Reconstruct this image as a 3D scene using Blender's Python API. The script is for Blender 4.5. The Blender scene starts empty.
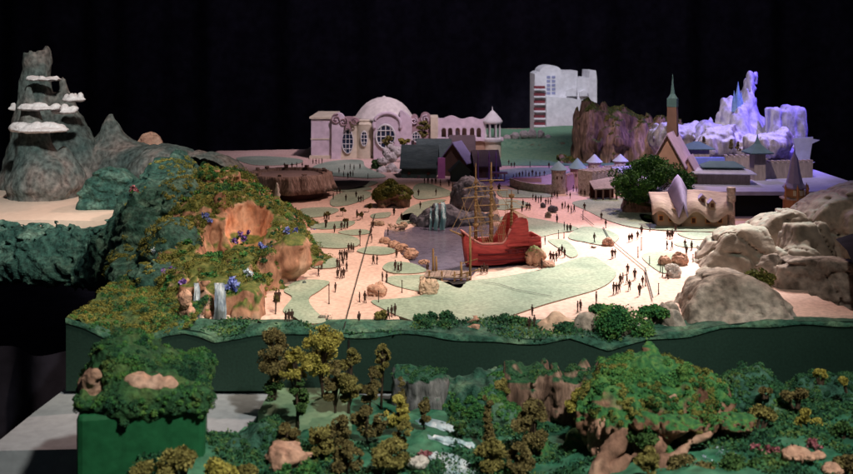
import bpy, bmesh, math, random
import numpy as np
from mathutils import Vector, Matrix
PI = math.pi
rnd = random.Random(11)
rs = np.random.RandomState(5)
S = bpy.context.scene
C = S.collection
# ------------------------------------------------------------------ survey
# The camera stands 0.75 m above the plaza of the model, level, with a shifted lens.
CX, HY, F, H = 426.5, 42.0, 1000.0, 0.75
def at(px, py, Y): return np.array([(px-CX)*Y/F, Y, H-(py-HY)*Y/F])
def gp(px, py, z=0.0):
    Y = (H-z)*F/(py-HY)
    return np.array([(px-CX)*Y/F, Y, z])
# ------------------------------------------------------------------ noise
def _h(ix, iy, iz, seed):
    n = (ix.astype(np.uint32)*np.uint32(374761393) + iy.astype(np.uint32)*np.uint32(668265263)
         + iz.astype(np.uint32)*np.uint32(2147483647) + np.uint32(seed*1274126177 & 0xffffffff))
    n = (n ^ (n >> np.uint32(13)))*np.uint32(1274126177)
    n = n ^ (n >> np.uint32(16))
    n = n*np.uint32(2246822519); n = n ^ (n >> np.uint32(15))
    return (n & np.uint32(0xffff)).astype(np.float32)/32767.5-1.0
def vn(X, Y, Z, seed=1):
    X = np.asarray(X, np.float64); Y = np.asarray(Y, np.float64); Z = np.asarray(Z, np.float64)
    fx, fy, fz = np.floor(X), np.floor(Y), np.floor(Z)
    u, v, w = X-fx, Y-fy, Z-fz
    u, v, w = u*u*(3-2*u), v*v*(3-2*v), w*w*(3-2*w)
    ix, iy, iz = fx.astype(np.int64)+4096, fy.astype(np.int64)+4096, fz.astype(np.int64)+4096
    r = 0
    for a in (0, 1):
        wa = u if a else 1-u
        for b in (0, 1):
            wb = v if b else 1-v
            for c in (0, 1):
                wc = w if c else 1-w
                r = r + wa*wb*wc*_h(ix+a, iy+b, iz+c, seed)
    return r
def fbm(X, Y, Z, sc=1.0, octv=4, seed=1, ridged=False):
    t, a = 0, 1.0
    for o in range(octv):
        n = vn(X*sc, Y*sc, Z*sc, seed+o*17)
        t = t + a*((1-2*np.abs(n)) if ridged else n)
        a *= .5; sc *= 2.03
    return t
# ------------------------------------------------------------------ signed distance shapes
def smin(a, b, k):
    h = np.clip(.5+.5*(b-a)/k, 0, 1)
    return b*(1-h)+a*h-k*h*(1-h)
def smax(a, b, k): return -smin(-a, -b, k)
def ell(P, c, r):
    x, y, z = P[0]-c[0], P[1]-c[1], P[2]-c[2]
    k0 = np.sqrt((x/r[0])**2+(y/r[1])**2+(z/r[2])**2)+1e-9
    k1 = np.sqrt((x/r[0]**2)**2+(y/r[1]**2)**2+(z/r[2]**2)**2)+1e-9
    return k0*(k0-1)/k1
def sbox(P, c, r, rd=0.0):
    q = [np.abs(P[i]-c[i])-r[i]+rd for i in range(3)]
    o = np.sqrt(sum(np.maximum(t, 0)**2 for t in q))
    return o+np.minimum(np.maximum(q[0], np.maximum(q[1], q[2])), 0)-rd
def cap(P, a, b, ra, rb=None):
    rb = ra if rb is None else rb
    a = np.asarray(a, float); b = np.asarray(b, float)
    d = b-a
    t = np.clip(((P[0]-a[0])*d[0]+(P[1]-a[1])*d[1]+(P[2]-a[2])*d[2])/(d@d+1e-12), 0, 1)
    return np.sqrt((P[0]-a[0]-t*d[0])**2+(P[1]-a[1]-t*d[1])**2+(P[2]-a[2]-t*d[2])**2)-(ra+(rb-ra)*t)
def nets(Fv, lo, h):
    """Naive surface nets."""
    ins = Fv < 0
    nx, ny, nz = [n-1 for n in Fv.shape]
    cnt = np.zeros((nx, ny, nz), np.int8)
    for a in (0, 1):
        for b in (0, 1):
            for c in (0, 1):
                cnt += ins[a:nx+a, b:ny+b, c:nz+c]
    I = np.argwhere((cnt > 0) & (cnt < 8))
    idx = -np.ones((nx, ny, nz), np.int64)
    idx[I[:, 0], I[:, 1], I[:, 2]] = np.arange(len(I))
    acc = np.zeros((len(I), 3)); n = np.zeros(len(I))
    co = [(a, b, c) for a in (0, 1) for b in (0, 1) for c in (0, 1)]
    for p in co:
        for ax in range(3):
            if p[ax]: continue
            q = list(p); q[ax] = 1
            f0 = Fv[I[:, 0]+p[0], I[:, 1]+p[1], I[:, 2]+p[2]]
            f1 = Fv[I[:, 0]+q[0], I[:, 1]+q[1], I[:, 2]+q[2]]
            m = (f0 < 0) != (f1 < 0)
            t = np.where(m, f0/np.where(m, f0-f1, 1), 0)
            pt = np.tile(np.array(p, float), (len(I), 1)); pt[:, ax] = t
            acc[m] += pt[m]; n[m] += 1
    V = (I+acc/np.maximum(n, 1)[:, None])*h+np.asarray(lo)
    fs = []
    for ax in range(3):
        sl0 = [slice(None)]*3; sl1 = [slice(None)]*3
        sl0[ax] = slice(0, -1); sl1[ax] = slice(1, None)
        A, B = ins[tuple(sl0)], ins[tuple(sl1)]
        o1, o2 = [(1, 2), (2, 0), (0, 1)][ax]
        E = np.argwhere(A != B)
        ok = (E[:, o1] > 0) & (E[:, o2] > 0) & (E[:, o1] < [nx, ny, nz][o1]) & (E[:, o2] < [nx, ny, nz][o2])
        E = E[ok]
        sgn = A[E[:, 0], E[:, 1], E[:, 2]]
        def g(d1, d2):
            q = E.copy(); q[:, o1] += d1; q[:, o2] += d2
            return idx[q[:, 0], q[:, 1], q[:, 2]]
        Q = np.stack([g(-1, -1), g(0, -1), g(0, 0), g(-1, 0)], 1)
        Q[~sgn] = Q[~sgn][:, ::-1]
        fs.append(Q)
    Fq = np.concatenate(fs)
    return V, Fq[(Fq >= 0).all(1)]
def sdf(base, lo, hi, h, disp=None, band=.06):
    lo = np.asarray(lo, float); hi = np.asarray(hi, float)
    n = np.maximum(4, np.ceil((hi-lo)/h).astype(int)+1)
    ax = [lo[i]+h*np.arange(n[i]) for i in range(3)]
    P = np.meshgrid(*ax, indexing='ij')
    Fv = base(P)
    if disp is not None:
        m = np.abs(Fv) < band
        Fv[m] = Fv[m]+disp(P[0][m], P[1][m], P[2][m])
    return nets(Fv, lo, h)
def rbf(pts):
    """height surface through (X,Y,Z) points, linear kernel"""
    p = np.array([q[:2] for q in pts]); z = np.array([q[2] for q in pts])
    K = np.sqrt(((p[:, None]-p[None])**2).sum(-1)+1e-4)
    n = len(p)
    A = np.zeros((n+1, n+1)); A[:n, :n] = K+np.eye(n)*1e-3; A[:n, n] = 1; A[n, :n] = 1
    w = np.linalg.solve(A, np.append(z, 0))
    def f(X, Y):
        o = np.full(np.shape(X), w[n])
        for i in range(n): o = o+w[i]*np.sqrt((X-p[i, 0])**2+(Y-p[i, 1])**2+1e-4)
        return o
    return f
# ------------------------------------------------------------------ objects
def M_(name, V, Fc, mats, smooth=True):
    me = bpy.data.meshes.new(name)
    me.from_pydata(np.asarray(V, float).tolist(), [], Fc.tolist() if hasattr(Fc, 'tolist') else Fc)
    for m in (mats if isinstance(mats, (list, tuple)) else [mats]): me.materials.append(m)
    if smooth: me.polygons.foreach_set('use_smooth', [True]*len(me.polygons))
    me.update()
    return me
def ob(name, me, parent=None, loc=None):
    o = bpy.data.objects.new(name, me); C.objects.link(o)
    if parent is not None: o.parent = parent
    if loc is not None: o.location = Vector([float(t) for t in loc])
    return o
def tag(o, label=None, cat=None, group=None, kind=None):
    if label: o['label'] = label
    if cat: o['category'] = cat
    if group: o['group'] = group
    if kind: o['kind'] = kind
    return o
def thing(name, label, cat, loc=(0, 0, 0), rz=0, group=None):
    o = ob(name, None, None, loc); o.rotation_euler.z = rz
    o.empty_display_size = .02
    return tag(o, label, cat, group)
def solid(name, V, Fq, mat, label, cat, base=None, group=None, kind=None):
    """one mesh thing, origin at its base"""
    if base is None: base = np.array([V[:, 0].mean(), V[:, 1].mean(), V[:, 2].min()])
    o = ob(name, M_(name, V-base, Fq, mat), None, base)
    return tag(o, label, cat, group, kind)
class MB:
    """collects simple shapes for ONE mesh"""
    def __init__(s): s.V = []; s.F = []; s.mi = []; s.n = 0
    def add(s, V, Fc, mi=0):
        V = np.asarray(V, float); s.V.append(V)
        for f in Fc: s.F.append([int(i)+s.n for i in f]); s.mi.append(mi)
        s.n += len(V); return s
    def box(s, c, r, rz=0, taper=1.0, mi=0):
        cs, sn = math.cos(rz), math.sin(rz)
        v = []
        for z in (-1, 1):
            t = 1 if z < 0 else taper
            for x, y in ((-1, -1), (1, -1), (1, 1), (-1, 1)):
                X, Y = x*r[0]*t, y*r[1]*t
                v.append((c[0]+X*cs-Y*sn, c[1]+X*sn+Y*cs, c[2]+z*r[2]))
        return s.add(v, [(3, 2, 1, 0), (4, 5, 6, 7), (0, 1, 5, 4), (1, 2, 6, 5), (2, 3, 7, 6), (3, 0, 4, 7)], mi)
    def tube(s, pts, rad, n=7, mi=0):
        pts = [np.asarray(p, float) for p in pts]
        if not hasattr(rad, '__len__'): rad = [rad]*len(pts)
        V = []; Fc = []
        for i, p in enumerate(pts):
            d = pts[min(i+1, len(pts)-1)]-pts[max(i-1, 0)]
            d = d/(np.linalg.norm(d)+1e-12)
            a = np.cross(d, (0, 0, 1) if abs(d[2]) < .9 else (1, 0, 0)); a /= np.linalg.norm(a)
            b = np.cross(d, a)
            for k in range(n):
                t = 2*PI*k/n
                V.append(p+rad[i]*(a*math.cos(t)+b*math.sin(t)))
        for i in range(len(pts)-1):
            for k in range(n):
                Fc.append((i*n+k, i*n+(k+1) % n, (i+1)*n+(k+1) % n, (i+1)*n+k)[::-1])
        Fc.append(tuple(range(n))); Fc.append(tuple(range((len(pts)-1)*n, len(pts)*n))[::-1])
        return s.add(V, Fc, mi)
    def lathe(s, prof, c=(0, 0, 0), n=20, mi=0, a0=0.0, wob=None):
        V = []; Fc = []
        for i, (r, z) in enumerate(prof):
            for k in range(n):
                t = a0+2*PI*k/n
                q = wob(t, z) if wob else 1
                V.append((c[0]+r*q*math.cos(t), c[1]+r*q*math.sin(t), c[2]+z))
        for i in range(len(prof)-1):
            for k in range(n):
                Fc.append((i*n+k, i*n+(k+1) % n, (i+1)*n+(k+1) % n, (i+1)*n+k))
        Fc.append(tuple(range(n))[::-1]); Fc.append(tuple(range((len(prof)-1)*n, len(prof)*n)))
        return s.add(V, Fc, mi)
    def prism(s, poly, y0, y1, mi=0):
        """polygon in (x,z) drawn counter-clockwise seen from the front, extruded from y0 (front) to y1"""
        n = len(poly)
        V = [(x, y0, z) for x, z in poly]+[(x, y1, z) for x, z in poly]
        Fc = [tuple(range(n)), tuple(range(n, 2*n))[::-1]]
        for i in range(n):
            j = (i+1) % n
            Fc.append((i, i+n, j+n, j))
        return s.add(V, Fc, mi)
    def gable(s, c, w, d, ze, zr, th=.004, oh=.006, rz=0, mi=0):
        """gable roof, ridge along local x; c = centre (x,y); eave z, ridge z"""
        cs, sn = math.cos(rz), math.sin(rz)
        hx, hy = w/2+oh, d/2
        k = (zr-ze)/hy; ey = hy+oh; e = ze-k*oh
        P = []
        for x in (-hx, hx):
            P += [(x, -ey, e), (x, 0, zr), (x, ey, e), (x, ey, e+th), (x, 0, zr+th*1.3), (x, -ey, e+th)]
        V = [(c[0]+x*cs-y*sn, c[1]+x*sn+y*cs, z) for x, y, z in P]
        return s.add(V, [(0, 1, 4, 5), (1, 2, 3, 4), (11, 10, 7, 6), (10, 9, 8, 7),
                         (5, 4, 10, 11), (4, 3, 9, 10), (1, 0, 6, 7), (2, 1, 7, 8), (0, 5, 11, 6), (3, 2, 8, 9)], mi)
    def house(s, c, w, d, z0, ze, zr, rz=0, mi=0):
        """walls with gable ends, ridge along local x"""
        cs, sn = math.cos(rz), math.sin(rz)
        P = []
        for x in (-w/2, w/2):
            P += [(x, -d/2, z0), (x, d/2, z0), (x, d/2, ze), (x, 0, zr), (x, -d/2, ze)]
        V = [(c[0]+x*cs-y*sn, c[1]+x*sn+y*cs, z) for x, y, z in P]
        return s.add(V, [(0, 4, 3, 2, 1), (5, 6, 7, 8, 9), (0, 5, 9, 4), (2, 7, 6, 1), (0, 1, 6, 5)], mi)
    def build(s, name, mats, parent=None, loc=None, smooth=False, auto=None):
        V = np.concatenate(s.V)
        me = M_(name, V, s.F, mats, smooth)
        if any(s.mi): me.polygons.foreach_set('material_index', s.mi)
        if auto and smooth: me.set_sharp_from_angle(angle=math.radians(auto))
        return ob(name, me, parent, loc)
# ------------------------------------------------------------------ materials
def ramp(nt, cols, lo=.3, hi=.7):
    r = nt.nodes.new('ShaderNodeValToRGB')
    e = r.color_ramp.elements
    while len(e) < len(cols): e.new(.5)
    for i, c in enumerate(cols):
        e[i].position = lo+(hi-lo)*i/max(1, len(cols)-1)
        e[i].color = (*c, 1)
    return r
def mat(name, cols, sc=20, rough=.8, bump=.3, bsc=None, det=6, island=False, up=None, spec=.25, stretch=(1, 1, 1),
        mottle=.35, trans=0, emit=None, metal=0, lo=.3, hi=.7, bdist=.01):
    m = bpy.data.materials.new(name); m.use_nodes = True
    nt = m.node_tree; N = nt.nodes; L = nt.links
    b = N['Principled BSDF']
    b.inputs['Roughness'].default_value = rough
    b.inputs['Specular IOR Level'].default_value = spec
    b.inputs['Metallic'].default_value = metal
    tc = N.new('ShaderNodeTexCoord'); mp = N.new('ShaderNodeMapping')
    mp.inputs['Scale'].default_value = stretch
    L.new(tc.outputs['Object'], mp.inputs['Vector'])
    n1 = N.new('ShaderNodeTexNoise'); n1.inputs['Scale'].default_value = sc; n1.inputs['Detail'].default_value = det
    n1.inputs['Distortion'].default_value = .4
    L.new(mp.outputs[0], n1.inputs['Vector'])
    r = ramp(nt, cols, lo, hi)
    if island:
        ge = N.new('ShaderNodeNewGeometry')
        ma = N.new('ShaderNodeMath'); ma.operation = 'MULTIPLY_ADD'; ma.inputs[1].default_value = .2
        mb = N.new('ShaderNodeMath'); mb.operation = 'MULTIPLY_ADD'; mb.inputs[1].default_value = 1.0; mb.inputs[2].default_value = -.1
        L.new(ge.outputs['Random Per Island'], ma.inputs[0]); L.new(n1.outputs['Fac'], mb.inputs[0]); L.new(mb.outputs[0], ma.inputs[2])
        L.new(ma.outputs[0], r.inputs['Fac'])
    else: L.new(n1.outputs['Fac'], r.inputs['Fac'])
    col = r.outputs['Color']
    n2 = N.new('ShaderNodeTexNoise'); n2.inputs['Scale'].default_value = bsc or sc*4; n2.inputs['Detail'].default_value = 8
    L.new(mp.outputs[0], n2.inputs['Vector'])
    if mottle:
        mr = N.new('ShaderNodeMapRange'); mr.inputs['From Min'].default_value = .3; mr.inputs['From Max'].default_value = .7
        mr.inputs['To Min'].default_value = 1-mottle; mr.inputs['To Max'].default_value = 1+mottle*.5
        L.new(n2.outputs['Fac'], mr.inputs['Value'])
        mx = N.new('ShaderNodeMixRGB'); mx.blend_type = 'MULTIPLY'; mx.inputs['Fac'].default_value = 1
        L.new(col, mx.inputs[1]); L.new(mr.outputs[0], mx.inputs[2]); col = mx.outputs[0]
    if up:
        ucols, a0, a1 = up
        ge2 = N.new('ShaderNodeNewGeometry'); sp = N.new('ShaderNodeSeparateXYZ'); L.new(ge2.outputs['Normal'], sp.inputs[0])
        n3 = N.new('ShaderNodeTexNoise'); n3.inputs['Scale'].default_value = sc*.8; n3.inputs['Detail'].default_value = 5
        L.new(tc.outputs['Object'], n3.inputs['Vector'])
        ad = N.new('ShaderNodeMath'); ad.operation = 'MULTIPLY_ADD'; ad.inputs[1].default_value = .9
        L.new(n3.outputs['Fac'], ad.inputs[0]); L.new(sp.outputs['Z'], ad.inputs[2])
        m2 = N.new('ShaderNodeMapRange'); m2.inputs['From Min'].default_value = a0+.45; m2.inputs['From Max'].default_value = a1+.45
        L.new(ad.outputs[0], m2.inputs['Value'])
        r2 = ramp(nt, ucols); L.new(n2.outputs['Fac'], r2.inputs['Fac'])
        mx2 = N.new('ShaderNodeMixRGB'); L.new(m2.outputs[0], mx2.inputs['Fac']); L.new(col, mx2.inputs[1]); L.new(r2.outputs['Color'], mx2.inputs[2])
        col = mx2.outputs[0]
    L.new(col, b.inputs['Base Color'])
    if bump:
        bp = N.new('ShaderNodeBump'); bp.inputs['Strength'].default_value = bump; bp.inputs['Distance'].default_value = bdist
        L.new(n2.outputs['Fac'], bp.inputs['Height']); L.new(bp.outputs[0], b.inputs['Normal'])
    if trans:
        b.inputs['Transmission Weight'].default_value = trans
    if emit:
        b.inputs['Emission Color'].default_value = (*emit[0], 1); b.inputs['Emission Strength'].default_value = emit[1]
    return m
def pl(name, c, v=.12, **k):
    """plain painted card or foam: nearly one colour"""
    k.setdefault('bump', .06); k.setdefault('sc', 9); k.setdefault('mottle', .12)
    return mat(name, [tuple(t*(1-v) for t in c), tuple(min(1, t*(1+v)) for t in c)], **k)
G_DARK, G_MID, G_LITE, G_YEL = (.012, .03, .016), (.04, .075, .02), (.10, .13, .03), (.2, .19, .04)
TEAL_D, TEAL_M = (.008, .035, .03), (.03, .09, .075)
m_ground = mat('plaza_paving', [(.54, .36, .3), (.63, .44, .37), (.7, .51, .44)], sc=3, bsc=70, bump=.18, mottle=.25, rough=.75, bdist=.004)
m_lawn = mat('lawn_paint', [(.2, .27, .205), (.27, .34, .26), (.35, .4, .31)], sc=5, bsc=110, bump=.35, mottle=.3, rough=.9, bdist=.004)
m_edge = pl('lawn_edge', (.19, .12, .085))
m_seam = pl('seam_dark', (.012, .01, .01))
m_water = mat('lagoon_water', [(.12, .11, .17), (.2, .18, .24)], sc=4, bsc=50, rough=.22, bump=.35, mottle=.25, spec=.5, bdist=.004)
m_base = mat('cut_foam_green', [(.010, .03, .022), (.016, .042, .031)], sc=4, bsc=160, rough=.6, bump=.12, mottle=.25, bdist=.003)
m_rim = mat('rim_green', [(.01, .05, .035), (.035, .11, .075), (.12, .21, .13)], sc=14, bsc=80, bump=1, mottle=.5)
m_pale = mat('shallow_water_board', [(.6, .45, .36), (.7, .55, .45)], sc=3, bsc=40, rough=.5, bump=.05, mottle=.08)
m_white = mat('white_paint', [(.6, .58, .6), (.72, .7, .72)], sc=5, bsc=60, rough=.7, bump=.08, mottle=.1)
m_cloud = mat('cloud_foam', [(.62, .56, .56), (.78, .74, .74)], sc=30, bsc=120, rough=.9, bump=.4, mottle=.15)
m_volcano = mat('volcano_rock', [(.05, .085, .08), (.12, .14, .13), (.24, .19, .17)], sc=6, bsc=46, rough=.9, bump=1, mottle=.65, stretch=(1, 1, .8))
m_greenrock = mat('green_rock', [(.01, .045, .038), (.03, .085, .068), (.11, .19, .15)], sc=12, bsc=70, rough=.85, bump=1.0, mottle=.65)
m_orange = mat('orange_rock', [(.2, .085, .055), (.41, .21, .135), (.56, .36, .27)], sc=10, bsc=50, rough=.8, bump=.5, mottle=.4, stretch=(1.2, 1.2, .7),
               up=([(.03, .055, .012), (.08, .1, .024), (.17, .165, .045)], .5, .75))
m_tan = mat('tan_rock', [(.28, .18, .12), (.45, .32, .23), (.55, .42, .33)], sc=8, bsc=50, rough=.85, bump=.5, mottle=.35)
m_pinkrock = mat('pink_rock', [(.3, .15, .11), (.48, .28, .2), (.58, .38, .3)], sc=14, bsc=70, rough=.85, bump=.6, mottle=.4)
m_greyrock = mat('grey_rock', [(.14, .11, .09), (.27, .225, .19), (.39, .335, .29), (.27, .25, .23)], sc=9, bsc=45, rough=.9, bump=.9, mottle=.6, det=9)
m_bluerock = mat('blue_grey_rock', [(.05, .05, .065), (.12, .12, .15), (.24, .22, .26)], sc=14, bsc=60, rough=.85, bump=.8, mottle=.5)
m_palerock = mat('pale_rock', [(.36, .33, .31), (.5, .46, .43), (.6, .56, .52)], sc=9, bsc=55, rough=.85, bump=.5, mottle=.3)
m_brownrock = mat('brown_cliff_rock', [(0.075, 0.045, 0.033), (0.24, 0.15, 0.1125), (0.45, 0.3, 0.225)], sc=7, bsc=40, rough=.9, bump=.9, mottle=.55,
                  stretch=(2.2, 2.2, .35), up=([G_DARK, (.07, .1, .02), (.18, .2, .05)], .5, .8))
m_valleyrock = mat('valley_cliff_rock', [(.07, .04, .03), (.2, .12, .09), (.34, .22, .17)], sc=14, bsc=60, rough=.9, bump=.8, mottle=.5,
                   stretch=(2, 2, .4), up=([(.006, .03, .016), (.012, .06, .025), (.03, .1, .04)], .42, .7))
m_greycliff = mat('grey_cliff_rock', [(.05, .05, .055), (.13, .13, .135), (.22, .21, .21)], sc=14, bsc=60, rough=.9, bump=.8, mottle=.5,
                  stretch=(2, 2, .35), up=([(.005, .03, .02), (.012, .07, .04), (.03, .11, .06)], .42, .7))
m_moundrock = mat('mossy_mound_rock', [(.09, .04, .025), (.24, .125, .08), (.4, .24, .17)], sc=14, bsc=70, rough=.9, bump=.9, mottle=.5, stretch=(1, 1, .6),
                  up=([(.012, .06, .025), (.035, .13, .04), (.11, .2, .05)], .15, .4))
m_snow = mat('snow_plaster', [(.26, .26, .36), (.42, .42, .54), (.55, .55, .66)], sc=12, bsc=50, rough=.75, bump=.8, mottle=.35, stretch=(1, 1, .5))
m_snowrock = mat('snowy_rock', [(.1, .09, .1), (.22, .2, .21), (.36, .32, .32)], sc=10, bsc=45, rough=.85, bump=.8, mottle=.4,
                 stretch=(1.6, 1.6, .5), up=([(.4, .42, .4), (.6, .6, .66)], .5, .8))
m_brownface = mat('brown_rock_face', [(.1, .05, .035), (.26, .14, .1), (.42, .26, .19)], sc=14, bsc=60, rough=.9, bump=.8, mottle=.5, stretch=(1, 1, .5))
m_ledge = mat('ledge_moss', [(.02, .06, .03), (.06, .1, .03), (.13, .15, .045)], sc=16, bsc=90, bump=1, mottle=.6)
m_ice = mat('blue_ice', [(.12, .22, .5), (.25, .4, .7)], sc=20, rough=.25, bump=.2, mottle=.15, spec=.6)
m_moss = mat('moss', [(.045, .065, .016), (.1, .115, .026), (.17, .165, .04), (.28, .25, .07)], sc=16, island=True, bump=0, mottle=0, rough=.95)
m_mossd = mat('dark_moss', [(.006, .03, .018), (.016, .07, .035), (.04, .12, .045), (.10, .15, .04)], sc=16, island=True, bump=0, mottle=0, rough=.95)
m_mossg = mat('bright_green_moss', [(.014, .075, .028), (.03, .13, .04), (.07, .185, .045), (.13, .22, .05)], sc=16, island=True, bump=0, mottle=0, rough=.95)
m_leaf = mat('green_leaf', [(0.0128, 0.048, 0.0128), (0.032, 0.12, 0.0224), (0.08, 0.208, 0.032)], sc=30, island=True, bump=0, mottle=0, rough=.8)
m_olive = mat('olive_leaf', [(.09, .08, .022), (.19, .165, .05), (.31, .27, .09)], sc=40, island=True, bump=0, mottle=0, rough=.95)
m_yell = mat('yellow_leaf', [(.16, .14, .03), (.32, .28, .06), (.5, .43, .11)], sc=40, island=True, bump=0, mottle=0, rough=.95)
m_brownl = mat('brown_leaf', [(.07, .055, .022), (.14, .112, .042), (.23, .185, .075)], sc=40, island=True, bump=0, mottle=0, rough=.95)
m_greenl = mat('deep_green_leaf', [(.02, .055, .018), (.05, .11, .03), (.09, .15, .045)], sc=40, island=True, bump=0, mottle=0, rough=.95)
m_bark = mat('bark', [(.04, .025, .018), (.09, .06, .04)], sc=60, bump=.5, stretch=(1, 1, .2))
m_fig = mat('figure_brown', [(.035, .018, .013), (.06, .03, .022)], sc=60, bump=.1, rough=.7)
m_post = pl('post_dark', (.05, .03, .022))
m_falls = mat('falling_water', [(.13, .17, .24), (.32, .38, .46), (.6, .65, .7)], sc=70, bsc=200, rough=.3, bump=.5, mottle=.3, stretch=(1, 1, .06), spec=.5)
m_fallt = mat('teal_falling_water', [(.06, .2, .24), (.2, .4, .46), (.5, .66, .7)], sc=60, bsc=200, rough=.3, bump=.5, mottle=.2, stretch=(1, 1, .08), spec=.5)
m_stream = mat('stream_water', [(.08, .22, .24), (.3, .42, .48), (.62, .68, .74)], sc=24, bsc=90, rough=.3, bump=.5, mottle=.2, spec=.5, stretch=(1, .5, 1))
m_red = mat('ship_red', [(.33, .034, .036), (.46, .066, .062)], sc=12, bsc=80, rough=.55, bump=.2, mottle=.35, stretch=(.4, 1, 2))
m_redd = pl('ship_dark_red', (.09, .008, .012))
m_rimpink = pl('ship_rim', (.55, .22, .2))
m_wood = mat('ship_wood', [(.14, .07, .03), (.25, .14, .065), (.36, .22, .11)], sc=60, bump=.4, stretch=(1, 1, .3))
m_rope = pl('rope', (.3, .19, .1))
m_hpink = pl('hotel_pink', (.6, .5, .55)); m_hcream = pl('hotel_cream', (.6, .54, .4)); m_hmauve = pl('hotel_mauve', (.36, .24, .25))
m_hdome = mat('hotel_dome', [(.6, .56, .5), (.72, .68, .62)], sc=8, bsc=40, bump=.12, mottle=.15)
m_glass = pl('window_glass', (.02, .03, .06), rough=.12, spec=.5); m_frame = pl('window_frame', (.62, .62, .6))
m_hinn = pl('arch_inner', (.36, .24, .16))
m_tower = pl('tower_white', (.78, .77, .79)); m_tred = pl('balcony_red', (.2, .04, .05))
m_slate = mat('slate_green', [(.035, .055, .055), (.065, .09, .085)], sc=30, bump=.3, mottle=.25, stretch=(.3, 1, 1))
m_wallg = pl('wall_dark_green', (.05, .085, .07)); m_browng = pl('wall_brown', (.14, .08, .06)); m_purple = pl('roof_violet', (.3, .26, .45))
m_mag = pl('wall_magenta_light', (.6, .2, .5)); m_broof = pl('roof_brown', (.1, .07, .075)); m_post2 = pl('post_violet', (.35, .2, .45))
m_stone = mat('castle_stone', [(.26, .2, .17), (.4, .32, .28), (.5, .42, .37)], sc=60, bsc=160, bump=.4, mottle=.3)
m_stonep = pl('castle_stone_pink', (.45, .27, .27)); m_cone = pl('cone_roof_teal', (.2, .3, .32)); m_conew = pl('cone_roof_pale', (.42, .46, .48))
m_fort = mat('fort_wall', [(.24, .2, .18), (.34, .28, .25)], sc=20, bsc=120, bump=.2, mottle=.2, stretch=(1, 1, .3))
m_fortb = pl('fort_blue_light', (.15, .2, .6)); m_froof = pl('fort_roof', (.07, .12, .14)); m_fdeck = pl('fort_deck', (.36, .36, .46))
m_church = pl('church_orange', (.52, .3, .22)); m_chroof = pl('church_roof', (.44, .33, .46)); m_spire = pl('spire_green', (.06, .12, .12))
m_cott = mat('cottage_roof', [(.3, .23, .2), (.42, .33, .28)], sc=30, bsc=90, bump=.25, mottle=.2, stretch=(.4, 1, 1)); m_cottw = pl('cottage_wall', (.3, .21, .14))
m_cwin = pl('cottage_window', (.06, .02, .01)); m_cwf = pl('cottage_window_frame', (.45, .2, .07))
m_black = pl('black_panel', (.004, .004, .005), rough=.9); m_cloth = mat('black_cloth', [(.013, .012, .02), (.024, .022, .034)], sc=4, rough=.95, bump=.2, spec=.08)
m_shelf = mat('shelf_board', [(.27, .29, .33), (.36, .385, .42)], sc=3, bsc=40, rough=.55, bump=.05, mottle=.15)
m_block = mat('green_block', [(.010, .085, .032), (.02, .125, .05)], sc=5, bsc=50, rough=.4, bump=.1, mottle=.25, spec=.4)
m_thatch = mat('pavilion_thatch', [(.16, .1, .085), (.28, .19, .165), (.38, .28, .25)], sc=30, bsc=90, bump=.7, mottle=.4, stretch=(1.5, 1.5, .25))
m_paved = pl('pavilion_base', (.09, .045, .045)); m_topd = pl('pavilion_top', (.3, .22, .22))
m_fl_b = mat('blue_petals', [(.05, .07, .3), (.16, .2, .55), (.4, .45, .8)], sc=60, island=True, bump=0, mottle=0)
m_fl_p = mat('purple_petals', [(.08, .03, .2), (.2, .1, .4), (.4, .25, .6)], sc=60, island=True, bump=0, mottle=0)
m_fl_w = mat('pale_petals', [(.3, .38, .5), (.5, .6, .7), (.75, .78, .85)], sc=60, island=True, bump=0, mottle=0)
m_fl_r = mat('pink_petals', [(.16, .04, .06), (.3, .1, .12), (.42, .2, .22)], sc=60, island=True, bump=0, mottle=0)
m_sail = pl('pale_board', (.3, .32, .5)); m_rope2 = pl('tower_orange', (.42, .2, .09)); m_dock = mat('dock_planks', [(.2, .14, .12), (.32, .24, .2)], sc=40, bump=.4, stretch=(3, .4, 1))
# ------------------------------------------------------------------ foliage
def leaf_mesh(P, s, jit=0, aspect=.55, Nn=None, lay=0.0):
    """leaf-sized four-sided faces at points P (n,3)"""
    n = len(P)
    c = P+rs.normal(size=(n, 3))*jit
    u = rs.normal(size=(n, 3)); u /= np.linalg.norm(u, axis=1)[:, None]
    w = rs.normal(size=(n, 3))
    if Nn is not None: w = w*(1-lay)+Nn*2.5*lay
    v = np.cross(u, w); v /= np.linalg.norm(v, axis=1)[:, None]+1e-9
    sz = s*(.6+.8*rs.rand(n))[:, None]
    V = np.stack([c-u*sz, c+v*sz*aspect, c+u*sz, c-v*sz*aspect], 1).reshape(-1, 3)
    return V, np.arange(4*n).reshape(n, 4)
def sample(V, Fq, n):
    a, b, c, d = (V[Fq[:, i]] for i in range(4))
    nr = np.cross(c-a, d-b); ar = np.linalg.norm(nr, axis=1); nr = nr/(ar[:, None]+1e-12)
    i = rs.choice(len(Fq), n, p=ar/ar.sum())
    s, t = rs.rand(n)[:, None], rs.rand(n)[:, None]
    P = (a[i]*(1-s)+b[i]*s)*(1-t)+(d[i]*(1-s)+c[i]*s)*t
    return P, nr[i]
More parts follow.
